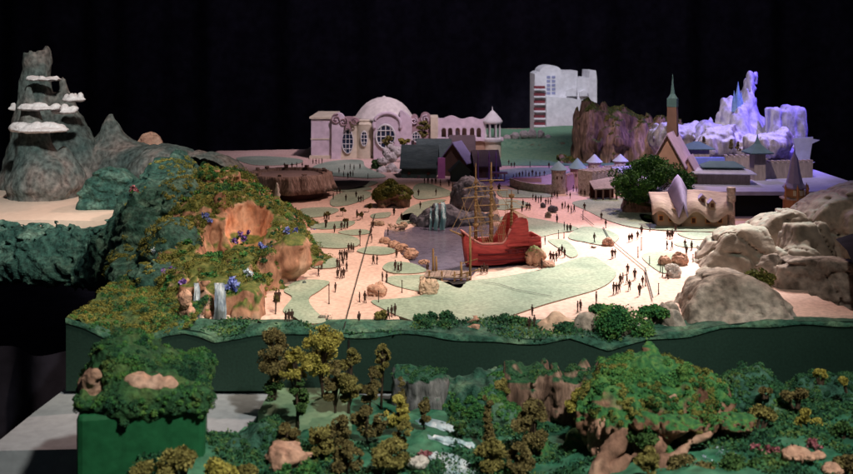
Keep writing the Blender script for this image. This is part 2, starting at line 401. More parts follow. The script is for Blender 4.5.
def moss_on(V, Fq, n, s, base, mt, parent, name='moss', nz=.35, sc=14, thr=-.1, lift=.004, cond=None, seed=4, per=80):
    """cushions of moss: little domes of flock lying on the surface"""
    P, Nn = sample(V, Fq, int(n/14))
    k = (Nn[:, 2] > nz-.25*rs.rand(len(P))) & (fbm(P[:, 0], P[:, 1], P[:, 2], sc, 3, seed) > thr)
    if cond is not None: k &= cond(P)
    P, Nn = P[k], Nn[k]
    if len(P) < 2: return None
    m = len(P)
    r = lift*(.45+.75*rs.rand(m)**1.5)
    r = r*(.7+.5*np.clip(fbm(P[:, 0], P[:, 1], P[:, 2], sc*2.5, 2, seed+3), -.4, 1))
    d = rs.normal(size=(m, per, 3)); d /= np.linalg.norm(d, axis=2)[:, :, None]
    dn = (d*Nn[:, None]).sum(2)
    d = np.where(dn[:, :, None] < -.1, d-2*dn[:, :, None]*Nn[:, None], d)
    q = P[:, None]+d*(r[:, None]*(.8+.35*rs.rand(m, per)))[:, :, None]*np.array([1.15, 1.15, .85])
    LV, LF = leaf_mesh(q.reshape(-1, 3), s*.37, s*.08, .7, d.reshape(-1, 3), .6)
    return ob(name, M_(name, LV-base, LF, mt, False), parent)
def blob_points(cen, r, n, shell=.55):
    d = rs.normal(size=(n, 3)); d /= np.linalg.norm(d, axis=1)[:, None]
    q = (shell+(1-shell)*rs.rand(n)**.6)[:, None]
    return np.asarray(cen)+d*q*np.asarray(r)
def tree(name, label, px, ybase, ytop, Y, wpx, mt, clumps=9, trunk=.35, leaf=.0042, dens=1.0, group=None, col=False, cat='tree', z0=None, bark=None, lean=0, spread=.36):
    b = at(px, ybase, Y)
    hgt = (ybase-ytop)*Y/F; w = wpx*Y/F
    t = thing(name, label, cat, b, 0, group)
    tr = MB()
    top = hgt*.82
    pts = [(lean*w*k*k+.04*w*math.sin(3*k+px), .03*w*math.cos(5*k), top*k) for k in (0, .3, .6, 1)]
    tr.tube(pts, [.035*hgt*.8, .026*hgt*.8, .018*hgt*.8, .006*hgt], 6)
    P = []
    clumps = clumps if col else int(clumps*1.45)
    for i in range(clumps):
        if col:
            k = trunk+(1-trunk)*(i+.5)/clumps; rr = .32*w*(1.15-.75*(i/clumps))
            c = np.array([rnd.uniform(-.15, .15)*w, rnd.uniform(-.15, .15)*w, hgt*k*.96])
        else:
            k = trunk+(1-trunk)*rnd.random(); a = rnd.uniform(0, 2*PI)
            q = math.sin(PI*min(1, max(.12, (k-trunk)/(1-trunk)*.8+.15)))
            c = np.array([math.cos(a)*w*spread*q*rnd.uniform(.5, 1), math.sin(a)*w*spread*q*rnd.uniform(.5, 1), hgt*(trunk+(k-trunk)*.88+.04)])
            rr = w*rnd.uniform(.13, .22)*(.36/spread)**1.6
            tr.tube([(pts[2][0]*.7, 0, top*max(.3, trunk*.8)), tuple(c*np.array([.5, .5, .9])), tuple(c)], [.012*hgt, .008*hgt, .003*hgt], 4)
        c[0] += lean*w*k*k
        P.append(blob_points(c, (rr, rr, rr*.72), int(700*dens), .35))
    P = np.concatenate(P)
    q = fbm(P[:, 0]+b[0]*3, P[:, 1], P[:, 2], 75, 2, 9)
    P = P[q > -.2]
    tr.build('trunk', bark or m_bark, t, smooth=True)
    LV, LF = leaf_mesh(P, leaf*.56, 0, .7)
    ob('crown', M_('crown', LV, LF, mt, False), t)
    return t
def bush(label, px, py, Y, wpx, hpx, mt=None, n=700, leaf=.005, name='bush', group=None, base=None):
    """leafy bush: py = its foot"""
    b = at(px, py, Y); w, h = wpx*Y/F/2, hpx*Y/F
    t = thing(name, label, 'bush', b, 0, group)
    P = []
    k = max(4, int(wpx/5))
    st = MB()
    for i in range(k):
        c = np.array([rnd.uniform(-.75, .75)*w, rnd.uniform(-.4, .4)*w, 0]); c[2] = h*(.25+.4*rnd.random()*(1-abs(c[0]/w)**2))
        rr = min(w, h)*rnd.uniform(.3, .5)
        P.append(blob_points(c, (rr*1.15, rr, rr*.85), max(60, 2*n//k), .3))
        st.tube([(c[0]*.4, c[1]*.4, -.01), tuple(c)], [.003, .0012], 4)
    st.build('stem', m_bark, t)
    P = np.concatenate(P); P = P[P[:, 2] > -.01]
    LV, LF = leaf_mesh(P, leaf*.7, 0, .7)
    ob('foliage', M_('foliage', LV, LF, mt or m_mossg, False), t)
    return t
def rock(name, label, px, py, Y, r, seed, mt, amp=.18, h=None, cat='rock', group=None, sink=.35, moss=None, flat=.0, rz=0, facet=.55):
    """free boulder: (px,py) = foot of it as seen, Y = depth of its centre, r = radii"""
    b = at(px, py, Y)
    c = b+np.array([0, 0, r[2]*(1-sink)])
    m = max(r); h = h or m/17
    def base(P):
        x = P[0]-c[0]; y = P[1]-c[1]
        cs, sn = math.cos(rz), math.sin(rz)
        return ell((x*cs+y*sn, y*cs-x*sn, P[2]-c[2]), (0, 0, 0), r)
    g = np.random.RandomState(seed)
    pn = g.normal(size=(9, 3)); pn /= np.linalg.norm(pn, axis=1)[:, None]
    def disp(X, Y_, Z):
        cr = vn((X-c[0])/m*2.1, (Y_-c[1])/m*2.1, (Z-c[2])/m*2.1, seed+9)
        d = .09*m*np.exp(-(cr/.07)**2)+amp*m*(fbm((X-c[0])/m, (Y_-c[1])/m, (Z-c[2])/m, 1.1, 2, seed)*.6+.22*fbm(X/m, Y_/m, Z/m, 4.2, 3, seed+5, True))
        return d
    def base2(P):
        f = base(P)
        if facet:
            for k in range(9):
                q = (P[0]-c[0])*pn[k, 0]/r[0]+(P[1]-c[1])*pn[k, 1]/r[1]+(P[2]-c[2])*pn[k, 2]/r[2]
                f = smax(f, (q-(.78+.16*((k*37+seed) % 10)/10))*min(r)*facet*1.6, .06*m)
        return f
    e = np.array(r)*1.35
    if rz: e[0] = e[1] = max(e[:2])
    V, Fq = sdf(base2, c-e, c+e, h, disp, m)
    o = solid(name, V, Fq, mt, label, cat, np.array([c[0], c[1], b[2]]), group)
    if moss:
        moss_on(V, Fq, moss[0], moss[1], np.array([c[0], c[1], b[2]]), moss[2], o, nz=moss[3] if len(moss) > 3 else .5)
    return o
#==SECTIONS==
# ================================================================== SETTING
# black cloth behind and below
def curtain(name, label, x0, x1, y, zt, zb, amp, wl, seed, n=160):
    xs = np.linspace(x0, x1, n); V = []; Fc = []
    for j, z in enumerate(np.linspace(zb, zt, 5)):
        for x in xs:
            V.append((x, y+amp*(math.sin(x*wl+seed)+.5*math.sin(x*wl*2.3+seed*2+z*.3)), z))
    for j in range(4):
        for i in range(n-1): Fc.append((j*n+i, j*n+i+1, (j+1)*n+i+1, (j+1)*n+i))
    V = np.array(V)
    return solid(name, V, np.array(Fc), m_cloth, label, 'curtain')
curtain('curtain', 'wide black cloth curtain hanging in soft folds behind the whole model', -6.5, 7, 9.9, 3.2, -1.2, .07, 7, .4, 400)
g = MB(); g.box((0, 5.5, -1.22), (7, 6, .02)); tag(g.build('floor', m_cloth), kind='structure')
def pt(s): return [(float(a), float(b)) for a, b in s]
def smooth(poly, k=5):
    n = len(poly); o = []
    p = np.array(poly, float)
    for i in range(n):
        a, b, c, d = p[i-1], p[i], p[(i+1) % n], p[(i+2) % n]
        for t in np.linspace(0, 1, k, endpoint=False):
            o.append(.5*((2*b)+(c-a)*t+(2*a-5*b+4*c-d)*t*t+(3*b-a-3*c+d)*t**3))
    return np.array(o)
def inside(X, Y, poly):
    r = np.zeros(X.shape, bool); n = len(poly)
    for i in range(n):
        x0, y0 = poly[i]; x1, y1 = poly[(i+1) % n]
        m = ((y0 > Y) != (y1 > Y)) & (X < (x1-x0)*(Y-y0)/(y1-y0+1e-12)+x0)
        r ^= m
    return r
def pdist(X, Y, poly):
    d = np.full(X.shape, 9.0); n = len(poly)
    for i in range(n):
        a = poly[i]; e = poly[(i+1) % n]-a
        t = np.clip(((X-a[0])*e[0]+(Y-a[1])*e[1])/(e@e+1e-12), 0, 1)
        d = np.minimum(d, np.hypot(X-a[0]-t*e[0], Y-a[1]-t*e[1]))
    return d
lagoon_px = [(384, 226), (400, 228), (420, 222), (480, 219), (520, 235), (540, 250), (538, 262), (505, 267), (478, 270), (467, 280), (447, 280), (431, 273), (414, 264), (399, 251), (384, 241)]
LAG = smooth([gp(x, y)[:2] for x, y in lagoon_px])
# ground sheet with the lagoon basin let into it; beyond the model's edge it drops away
EDGE = np.array([(-.92, 2.72), (1.22, 2.72), (1.14, 3.0), (1.5, 3.25), (1.95, 5.2), (2.6, 7.0), (2.6, 8.7), (-.6, 8.7), (-.85, 7.0), (-1.45, 6.9), (-1.45, 5.0), (-1.0, 4.4)])
xs = np.arange(-1.6, 2.75, .016); ys = np.arange(2.6, 8.9, .016)
GX, GY = np.meshgrid(xs, ys, indexing='ij')
gz = np.zeros(GX.shape)
di = pdist(GX, GY, LAG); i_ = inside(GX, GY, LAG)
gz -= np.where(i_, np.clip(di/.03, 0, 1)*.05, 0)
de = pdist(GX, GY, EDGE); ie = inside(GX, GY, EDGE)
gz -= np.where(ie, 0, np.clip(de/.02, 0, 1)*.12)
gz += np.where(i_ | ~ie, 0, .0012*fbm(GX, GY, GX*0, 3, 2, 3))
nx_, ny_ = GX.shape
V = np.stack([GX, GY, gz], -1).reshape(-1, 3)
I = np.arange(nx_*ny_).reshape(nx_, ny_)
Q = np.stack([I[:-1, :-1], I[1:, :-1], I[1:, 1:], I[:-1, 1:]], -1).reshape(-1, 4)
keep = (V[Q][:, :, 2] > -.119).any(1)
tag(ob('ground', M_('ground', V, Q[keep], m_ground)), kind='structure')
wp = LAG.mean(0)+(LAG-LAG.mean(0))*1.05
tag(ob('water', M_('water', [(x, y, -.012) for x, y in wp], [list(range(len(wp)))], m_water, False)), kind='structure')
# lawns: thin raised sheets with a dark cut edge
def lawn(px, th=.003, k=5, mt=None, z=0.0):
    p = smooth([gp(x, y, z+th)[:2] for x, y in px], k)
    ar = sum(p[i-1][0]*p[i][1]-p[i][0]*p[i-1][1] for i in range(len(p)))
    if ar < 0: p = p[::-1]
    n = len(p)
    bm = bmesh.new()
    top = [bm.verts.new((x, y, z+th)) for x, y in p]
    bot = [bm.verts.new((c[0], c[1], z-.004)) for c in p]
    f = bm.faces.new(top)
    for i in range(n):
        q = bm.faces.new((bot[i], bot[(i+1) % n], top[(i+1) % n], top[i])); q.material_index = 1
    bmesh.ops.triangulate(bm, faces=[f])
    me = bpy.data.meshes.new('lawn'); bm.to_mesh(me); bm.free()
    me.materials.append(mt or m_lawn); me.materials.append(m_edge)
    return tag(ob('lawn', me), kind='structure')
LAWNS = [
 [(300, 280), (329, 281), (320, 290), (309, 298), (314, 309), (326, 321), (306, 323), (293, 316), (283, 310), (292, 297), (284, 290)],
 [(311, 257), (335, 258), (338, 266), (322, 268), (311, 266)],
 [(309, 234), (330, 233), (352, 236), (360, 241), (356, 246), (338, 248), (315, 246), (306, 240)],
 [(338, 232), (352, 229.5), (366, 229.5), (370, 233), (353, 235)],
 [(311, 225), (332, 221.5), (354, 221), (350, 226), (330, 229), (312, 228)],
 [(357, 250), (372, 246), (391, 248), (395, 252), (384, 254.5), (366, 253.5)],
 [(383, 266), (392, 261.5), (412, 263), (427, 270), (416, 273), (395, 273), (385, 270)],
 [(371, 301), (385, 299), (411, 297), (424, 293), (400, 287), (386, 281), (391, 276), (410, 275), (426, 275), (446, 283), (460, 288), (468, 281), (495, 277.5), (533, 271), (560, 264), (578, 258), (594, 257), (606, 264), (616, 272), (611, 281), (597, 289), (570, 297), (545, 304), (527, 310), (508, 317), (496, 325), (440, 327), (405, 318), (384, 309)],
 [(548, 240), (563, 239.5), (572, 245), (578, 254), (570, 257), (560, 249)],
 [(568, 237), (582, 226.6), (602, 228.5), (618, 235), (616, 241), (605, 245), (586, 242)],
 [(500, 217), (520, 216.5), (545, 220), (577, 227), (571, 231), (555, 233.5), (535, 238), (512, 239), (503, 228)],
 [(572, 203), (590, 199), (625, 199), (650, 210), (690, 224), (731, 227), (726, 231), (690, 231), (640, 228), (610, 221), (588, 211)],
 [(642, 256), (652, 252), (673, 252), (683, 257), (676, 268), (664, 273), (650, 265)],
 [(678, 232.5), (699, 232), (723, 234), (721, 237), (699, 239.5), (686, 237.5)],
 [(674, 243.5), (691, 241), (716, 242), (714, 246), (688, 247.5)],
 [(414, 186), (426, 183), (446, 189), (453, 194), (436, 198), (415, 198)],
 [(300, 209), (328, 207), (339, 210), (328, 215), (309, 217)],
 [(331, 199), (343, 192), (367, 191), (371, 196), (352, 204), (333, 206)],
 [(314, 166), (335, 160.5), (361, 160), (366, 167), (386, 176), (369, 178), (335, 176), (312, 175)],
 [(499, 189), (525, 190.5), (550, 194), (550, 197), (516, 197.5), (500, 196)],
 [(492, 172), (520, 168), (553, 168), (550, 174), (520, 178), (494, 180)],
 [(372, 214), (390, 212), (388, 217), (373, 218)],
 [(403, 215), (413, 213), (412, 219), (402, 220)],
 [(330, 187), (362, 181), (378, 182), (366, 187), (343, 190)],
 [(640, 214), (655, 216), (664, 222), (645, 222)],
 [(396, 223), (410, 207), (432, 200), (446, 200), (428, 208), (417, 221)],
 [(330, 189.5), (360, 186), (372, 189), (350, 191.5)],
 [(556, 174), (585, 170), (606, 174), (580, 178)],
 [(455, 190), (470, 187), (492, 189), (488, 193), (462, 194)],
 [(236, 158), (262, 156), (300, 159), (296, 164), (255, 165)],
 [(492, 201), (512, 199), (530, 204), (516, 209), (497, 209)],
]
for L_ in LAWNS: lawn(L_)
def strip(pxs, w=.004, z=.0085, mt=m_seam, name='seam'):
    p = [gp(x, y, z) for x, y in pxs]; mb = MB(); n = len(p)
    q = []
    for i in range(n):
        d = p[min(i+1, n-1)]-p[max(i-1, 0)]; d /= np.linalg.norm(d); s = np.array([-d[1], d[0], 0])*w/2
        q += [p[i]-s, p[i]+s]
    mb.add(q, [(2*i, 2*i+2, 2*i+3, 2*i+1) for i in range(n-1)])
    return tag(mb.build(name, mt), kind='structure')
strip([(344, 328), (348, 312), (358, 276), (369, 237), (375, 214)], .0032)
strip([(603, 227), (608, 236), (616, 244), (628, 254), (645, 268), (648, 280), (653, 298)], .004)
strip([(581, 214), (594, 225)], .003)
strip([(645, 268), (650, 267)], .003)
strip([(478, 281), (500, 284), (515, 289), (535, 293), (552, 296)], .0035, .0068)
# ------------------------------------------------------------------ base block with its cut front
FR = 2.55
prof = [(66, 318), (85, 325), (100, 332), (118, 338), (135, 341), (150, 338), (165, 333), (185, 329), (200, 331), (215, 337), (240, 335), (265, 330), (290, 328), (320, 331), (345, 333), (375, 332), (400, 330), (430, 331), (455, 335), (480, 338), (510, 338), (545, 339), (570, 335), (590, 340), (608, 345), (625, 341), (650, 336), (690, 331), (720, 325), (750, 322), (800, 321), (1000, 321)]
top = [tuple(at(x, y, FR)[[0, 2]]) for x, y in prof]
mb = MB(); mb.prism([(top[0][0], -.14), (top[-1][0], -.14)]+top[::-1], FR, FR+.05)
mb.box((.8, 5.6, -.125), (1.65, 2.95, .015))
# the block's upper side stays under the ground sheet: only its front edge reaches up
V_ = mb.V[0]; V_[len(V_)//2+2:, 2] = -.06
o = mb.build('terrain_base', m_base); tag(o, kind='structure')
# groove where two sections of the base meet
gx = at(349, 335, FR)[0]
mb = MB(); mb.box((gx, FR-.0015, -.075), (.0022, .0015, .066)); tag(mb.build('seam', m_seam), kind='structure')
# lumpy green embankment between the cut and the plaza
px_ = np.array([p[0] for p in prof], float); pz_ = np.array([t[1] for t in top])
nx2, ny2 = 420, 26
xs2 = np.linspace(top[0][0], top[-1][0], nx2)
pzx = np.interp(xs2, [t[0] for t in top], pz_)
V = []
for j in range(ny2):
    k = j/(ny2-1); y = FR-.004+k*.22
    zb = pzx*(1-k)**2+.0*k
    lump = .02*np.clip(np.sin(PI*min(1, k*1.5))+.1, 0, 1)*(fbm(xs2, np.full(nx2, y), xs2*0, 9, 3, 21)*.7+.15)
    edge = .004*fbm(xs2, np.full(nx2, y), xs2*0, 24, 2, 5)*(1 if j else 1)
    z = zb+lump*np.where(k < .85, 1, (1-k)/.15)+edge*(1-k)-np.where(k > .6, (k-.6)*.03, 0)
    V += [(x, y, q) for x, q in zip(xs2, z)]
V += [(x, FR-.004, q-.011-.003*math.sin(x*31)) for x, q in zip(xs2, pzx)]
I = np.arange((ny2+1)*nx2).reshape(ny2+1, nx2)
Q = np.stack([I[:ny2-1, :-1], I[:ny2-1, 1:], I[1:ny2, 1:], I[1:ny2, :-1]], -1).reshape(-1, 4)
Q2 = np.stack([I[ny2, :-1], I[ny2, 1:], I[0, 1:], I[0, :-1]], -1).reshape(-1, 4)
V = np.array(V)
rim = tag(ob('embankment', M_('embankment', V, np.concatenate([Q, Q2]), m_rim)), kind='structure')
P, Nn = sample(V, Q, 26000)
k = (fbm(P[:, 0], P[:, 1], P[:, 2], 8, 3, 31) > -.05) & (P[:, 1] < FR+.13) & (P[:, 0] < .5)
P = P[k]+np.array([0, 0, .004])*rs.rand(k.sum())[:, None]
LV, LF = leaf_mesh(P, .0045, .003, .5)
tag(ob('ground_cover', M_('ground_cover', LV, LF, m_mossd, False)), 'tufts of dark green moss along the front edge of the plaza', 'moss', None, 'stuff')
# white shelf the front pieces stand on
mb = MB()
sp = [at(-14, 452, 2.2), at(34, 412, 2.43), at(66, 388, 2.6), at(470, 388, 2.6), at(470, 440, 2.26)]
mb.add([(p[0], p[1], -.15) for p in sp]+[(p[0], p[1], -.21) for p in sp], [(0, 4, 3, 2, 1)]+[(i, (i+1) % 5, (i+1) % 5+5, i+5) for i in range(5)])
o = mb.build('display_shelf', m_shelf); tag(o, 'pale grey board shelf below the cut front of the plaza', 'shelf')
# black cloth hung under the left end
mb = None
curtain('draped_cloth', 'black cloth draped under the left end of the model', -2.2, -.93, 3.1, -.2, -1.2, .05, 13, 1.1, 120)
# ================================================================== LEFT END: lagoon, peak, grotto
# pale shallow-water board of the left section
mb = MB()
pts = [at(-60, 221, 3.97), at(60, 222, 3.97), at(120, 222, 3.93), at(140, 200, 4.5), at(60, 190, 5.0), at(-60, 190, 5.0)]
zl = .043
mb.add([(p[0], p[1], zl) for p in pts]+[(p[0], p[1], zl-.05) for p in pts], [(0, 1, 2, 3, 4, 5)]+[(i, i+6, (i+1) % 6+6, (i+1) % 6) for i in range(6)])
tag(mb.build('lagoon_water', m_pale), kind='structure')
# peak with a crater
def peak(name, label, parts, lo, hi, seed, h=.012, amp=.03, mt=m_volcano, base_z=None, k=.08, moss=None, extra=None, stri=0):
    def base(P):
        f = None
        for kind, *a in parts:
            if kind == 'c': q = cap(P, *a)
            elif kind == 'e': q = ell(P, *a)
            else: q = sbox(P, *a)
            f = q if f is None else smin(f, q, k)
        if extra: f = extra(P, f)
        return f
    def disp(X, Y, Z):
        d = amp*(.55*fbm(X, Y, Z, 7, 3, seed)+.5*fbm(X, Y, Z*.6, 15, 4, seed+4, True)*.7)
        if stri: d = d+stri*np.sin(Z*95+5*vn(X*9, Y*9, Z*5, seed))*.5
        return d
    V, Fq = sdf(base, lo, hi, h, disp, .12)
    c = np.array([(lo[0]+hi[0])/2, (lo[1]+hi[1])/2, lo[2]])
    o = solid(name, V, Fq, mt, label, 'rock', c)
    return o, V, Fq, c
Y1, Y2 = 4.95, 4.6
p1 = at(34, 198, Y1)
def crater(P, f):
    c = at(35, 40, Y1)
    f = smax(f, P[2]-at(35, 43, Y1)[2]-.012*np.sin(P[0]*110)-.008*np.sin(P[1]*90+P[0]*40), .006)
    return smax(f, -ell(P, c, (.052, .052, .07)), .012)
peak('volcano_peak', 'tall grey flat topped volcano peak ringed with white clouds',
     [('c', at(35, 55, Y1), at(37, 125, Y1), .066, .12), ('c', at(37, 125, Y1), at(40, 200, Y1), .12, .24), ('c', at(63, 80, Y1), at(68, 130, Y1), .02, .085), ('c', at(68, 130, Y1), at(92, 190, Y1), .085, .17)],
     (-2.45, 4.6, -.03), (-1.35, 5.35, .78), 3, .011, .022, k=.04, extra=crater)
for dx, dy in ((23, 45), (31, 46), (45, 44)): pass
peak('volcano_cone', 'smaller pointed grey cone in front of the tall volcano peak',
     [('c', at(29, 90, Y2), at(32, 125, Y2), .014, .064), ('c', at(32, 125, Y2), at(41, 178, Y2), .06, .13), ('e', at(46, 186, Y2-.02), (.175, .17, .05)),
      ('c', at(62, 150, Y2), at(72, 178, Y2), .03, .07), ('c', at(45, 186, Y2-.02), at(45, 200, Y2-.02), .165, .16)],
     (-2.1, 4.3, .0), (-1.45, 4.9, .56), 8, .009, .018, k=.03)
peak('rocky_ridge', 'grey green rocky ridge with one hump right of the volcano peak',
     [('c', at(111, 116, 5.0), at(113, 148, 5.0), .026, .1), ('e', at(112, 170, 5.0), (.2, .16, .16)), ('e', at(140, 172, 4.9), (.2, .15, .14)), ('e', at(85, 170, 5.0), (.2, .16, .12)),
      ('e', at(168, 172, 4.8), (.2, .2, .14)), ('e', at(203, 178, 4.65), (.2, .2, .13))],
     (-1.95, 4.55, -.05), (-.75, 5.25, .46), 12, .0115, .022, k=.05)
rock('pale_rock', 'translucent pale pink rock shell on the ridge behind the mossy hill', 150, 158, 5.1, (.07, .06, .08), 6, m_pinkrock, .1)
# clouds stuck round the peak
def cloud(label, x0, x1, y0, y1, Y, seed):
    c = at((x0+x1)/2, (y0+y1)/2, Y); w = (x1-x0)*Y/F/2; h = (y1-y0)*Y/F/2
    g_ = np.random.RandomState(seed); bl = []
    for i in range(11):
        k = g_.uniform(-1, 1)
        bl.append((c+np.array([k*w*.82, g_.uniform(-.3, .3)*w*.6, g_.uniform(-.1, .45)*h*(1-abs(k)*.6)]), (w*g_.uniform(.16, .3), w*g_.uniform(.16, .28), h*g_.uniform(.45, .8))))
    def base(P):
        f = ell(P, c-np.array([0, 0, h*.25]), (w, w*.55, h*.45))
        for a, r in bl: f = smin(f, ell(P, a, r), .006)
        return f
    e = np.array([w*1.25, w*.9, h*1.7])
    V, Fq = sdf(base, c-e, c+e, .0052, lambda X, Y, Z: .0035*fbm(X, Y, Z, 45, 2, seed), .05)
    solid('cloud', V, Fq, m_cloud, label, 'cloud', c, 'white clouds round the volcano peak')
cloud('thin white cloud, the highest on the tall volcano peak', 25, 62, 75, 82, 4.78, 1)
cloud('puffy white cloud right of the pointed cone tip, second highest', 62, 86, 92, 104, 4.68, 2)
cloud('long flat white cloud crossing the tip of the pointed cone', 17, 60, 102, 112, 4.55, 3)
cloud('small puffy white cloud below the second highest one', 51, 78, 104, 116, 4.62, 4)
cloud('broad white cloud, the lowest of those round the cone', 12, 69, 121, 135, 4.48, 5)
cloud('tiny white cloud sticking out at the left side of the peak', 8, 16, 102, 112, 4.9, 6)
# dark green rocks
def cutfront(y):
    return lambda P, f: np.maximum(f, y-P[1]+.01*np.sin(P[0]*20))
def gdisp(seed, a=.022):
    def d(X, Y, Z):
        w = vn(X*6, Y*6, Z*6, seed)*.9
        st = np.sin(Z*150+X*35+w*9+3*vn(X*14, Y*14, Z*14, seed+2))
        return a*(.8*fbm(X, Y, Z, 9, 3, seed)+.16*st+.32*fbm(X, Y, Z*1.6, 34, 2, seed+7, True))
    return d
c = at(111, 204, 4.25)
V, Fq = sdf(lambda P: smax(ell(P, c, (.145, .17, .16)), 4.2-P[1], .012), c-.2, c+np.array([.2, .22, .2]), .0075, gdisp(3, .018), .05)
solid('green_boulder', V, Fq, m_greenrock, 'round wrinkled dark green boulder with a flat cut front on the pale lagoon', 'rock')
def ridge(P):
    f = cap(P, at(-80, 246, 4.02), at(105, 250, 3.86), .095, .1)
    f = smin(f, ell(P, at(125, 252, 3.7), (.13, .16, .15)), .05)
    f = smin(f, ell(P, at(150, 245, 3.55), (.14, .2, .17)), .06)
    f = smin(f, ell(P, at(150, 215, 3.85), (.17, .22, .14)), .06)
    f = smin(f, ell(P, at(165, 190, 4.1), (.16, .2, .13)), .06)
    f = smin(f, ell(P, at(155, 172, 4.4), (.2, .25, .1)), .06)
    f = smin(f, ell(P, at(140, 275, 3.35), (.1, .2, .09)), .05)
    f = smin(f, ell(P, at(160, 282, 3.05), (.11, .16, .085)), .05)
    f = smin(f, ell(P, at(172, 250, 3.3), (.1, .16, .11)), .05)
    f = smin(f, ell(P, at(178, 215, 3.65), (.1, .2, .12)), .05)
    f = smin(f, cap(P, at(-40, 262, 3.95), at(110, 274, 3.72), .06, .06), .05)
    f = smax(f, P[2]-(.045+np.clip((P[0]+1.19)*3, 0, 1)), .012)
    return f
V, Fq = sdf(ridge, (-2.1, 2.85, -.24), (-.6, 4.7, .42), .0095, gdisp(14, .03), .07)
gb = np.array([-1.2, 3.8, -.2])
o = solid('green_ridge', V, Fq, m_greenrock, 'long dark green wrinkled rock ridge under and right of the pale lagoon', 'rock', gb)
moss_on(V, Fq, 40000, .0058, gb, m_moss, o, nz=.2, sc=9, thr=.0, lift=.016, cond=lambda P: P[:, 0] > -1.02+.1*np.sin(P[:, 1]*20))
# block face under that ridge
mb = MB(); mb.box((-1.04, 3.75, -.17), (.13, .22, .11)); tag(mb.build('base_block', m_base), 'dark green block face under the left ridge', 'block')
# grotto hill
pp = [(264, 318, 2.79), (272, 326, 2.72), (285, 322, 2.74), (265, 336, 2.64), (176, 316, 2.68), (200, 278, 2.62), (225, 278, 2.62), (245, 284, 2.64), (280, 306, 2.93), (300, 296, 3.08), (308, 288, 3.24), (313, 268, 3.55), (312, 246, 3.9), (304, 224, 4.35), (290, 206, 4.8), (250, 190, 5.1), (180, 190, 5.1),
      (188, 284, 2.75), (200, 282, 2.75), (222, 282, 2.75), (243, 287, 2.75), (256, 296, 2.78),
      (170, 268, 2.95), (200, 264, 3.0), (225, 258, 3.08), (248, 268, 3.0), (265, 262, 3.08), (275, 250, 3.2),
      (230, 257, 3.2), (250, 243, 3.34), (190, 246, 3.2), (170, 240, 3.3), (205, 262, 3.22), (275, 236, 3.36),
      (205, 203, 3.45), (233, 192, 3.56), (262, 199, 3.56), (287, 213, 3.54), (306, 233, 3.46), (185, 205, 3.45),
      (142, 195, 3.6), (170, 182, 3.72), (200, 174, 3.86), (235, 179, 3.9), (263, 189, 3.92), (290, 204, 3.9),
      (150, 163, 4.2), (200, 162, 4.25), (240, 171, 4.3), (150, 210, 3.5), (150, 240, 3.3), (150, 275, 3.0), (130, 250, 3.4), (155, 300, 2.8), (120, 290, 3.0)]
gh = rbf([at(*q) for q in pp]+[(-1.1, 2.6, -.2), (-1.1, 2.85, -.2), (-.9, 2.6, -.12), (-1.05, 3.05, -.08), (-.78, 2.58, -.1), (-1.2, 3.2, -.1)])
capt = [(188, 298, .017), (207, 293, .019), (204, 304, .013), (234, 295, .019), (245, 298, .022), (255, 304, .02), (240, 310, .016), (210, 300, .012)]
def grotto(P):
    h2 = gh(P[0][:, :, 0], P[1][:, :, 0])
    f = (P[2]-h2[:, :, None])*.62
    f = smin(f, sbox(P, (-.56, 2.81, .025), (.105, .075, .055), .02), .02)
    f = smax(f, -sbox(P, (-.55, 2.6, .02), (.121, .138, .2), .02), .006)
    for x, y, r in capt:
        a = at(x, y-10, 2.745); b = at(x, 332, 2.728)
        f = smin(f, cap(P, a, b, r*.8, r), .005)
    f = smin(f, ell(P, at(291, 256, 3.13), (.074, .07, .085)), .008)
    f = smin(f, ell(P, at(268, 262, 3.06), (.035, .04, .05)), .015)
    f = smin(f, cap(P, at(300, 285, 3.14), at(318, 262, 3.22), .012, .02), .02)
    f = smax(f, -ell(P, at(246, 222, 3.38), (.082, .15, .1)), .012)
    f = smax(f, -ell(P, at(284, 226, 3.38), (.03, .06, .05)), .02)
    f = smax(f, -ell(P, at(215, 236, 3.30), (.045, .1, .095)), .012)
    f = smax(f, -ell(P, at(222, 273, 2.9), (.1, .07, .022)), .012)
    f = smax(f, -ell(P, at(280, 292, 2.98), (.045, .06, .035)), .015)
    f = smax(f, -.87-P[0]+.05*np.sin(P[1]*9)+.03*np.sin(P[2]*30), .02)
    # columns inside the caves
    f = smin(f, cap(P, at(226, 262, 3.36), at(222, 200, 3.46), .026, .022), .012)
    f = smin(f, cap(P, at(209, 262, 3.34), at(205, 210, 3.42), .02, .018), .012)
    return f
def grd(X, Y, Z):
    w = vn(X*5, Y*5, Z*5, 47)
    lump = np.abs(vn(X*34, Y*34, Z*34, 48))+.5*np.abs(vn(X*70, Y*70, Z*70, 49))
    return .024*(.7*fbm(X, Y, Z, 8, 3, 41)+.3*fbm(X, Y, Z*.45, 26, 2, 43, True))+.005*np.sin(Z*62+6*w+X*6)-.012*(lump-.45)*np.clip((Y-2.8)*8, .2, 1)*np.clip((Z-.06)*20, .2, 1)
V, Fq = sdf(grotto, (-1.12, 2.6, -.04), (-.28, 5.0, .44), .0082, grd, .06)
gb = np.array([-.7, 3.4, 0.0])
hill = solid('mossy_hill', V, Fq, m_orange, 'big mossy hill with orange lit caves, waterfalls and flowers left of the plaza', 'hill', gb)
inc = lambda P: ((P[:, 1] > 2.9) | (P[:, 0] < -.70) | (P[:, 2] > .115)) & (ell((P[:, 0], P[:, 1], P[:, 2]), at(214, 236, 3.30), (.062, .13, .11)) > 0) & (ell((P[:, 0], P[:, 1], P[:, 2]), at(246, 222, 3.38), (.095, .17, .115)) > 0) & (ell((P[:, 0], P[:, 1], P[:, 2]), at(291, 260, 3.13), (.08, .085, .088)) > 0)
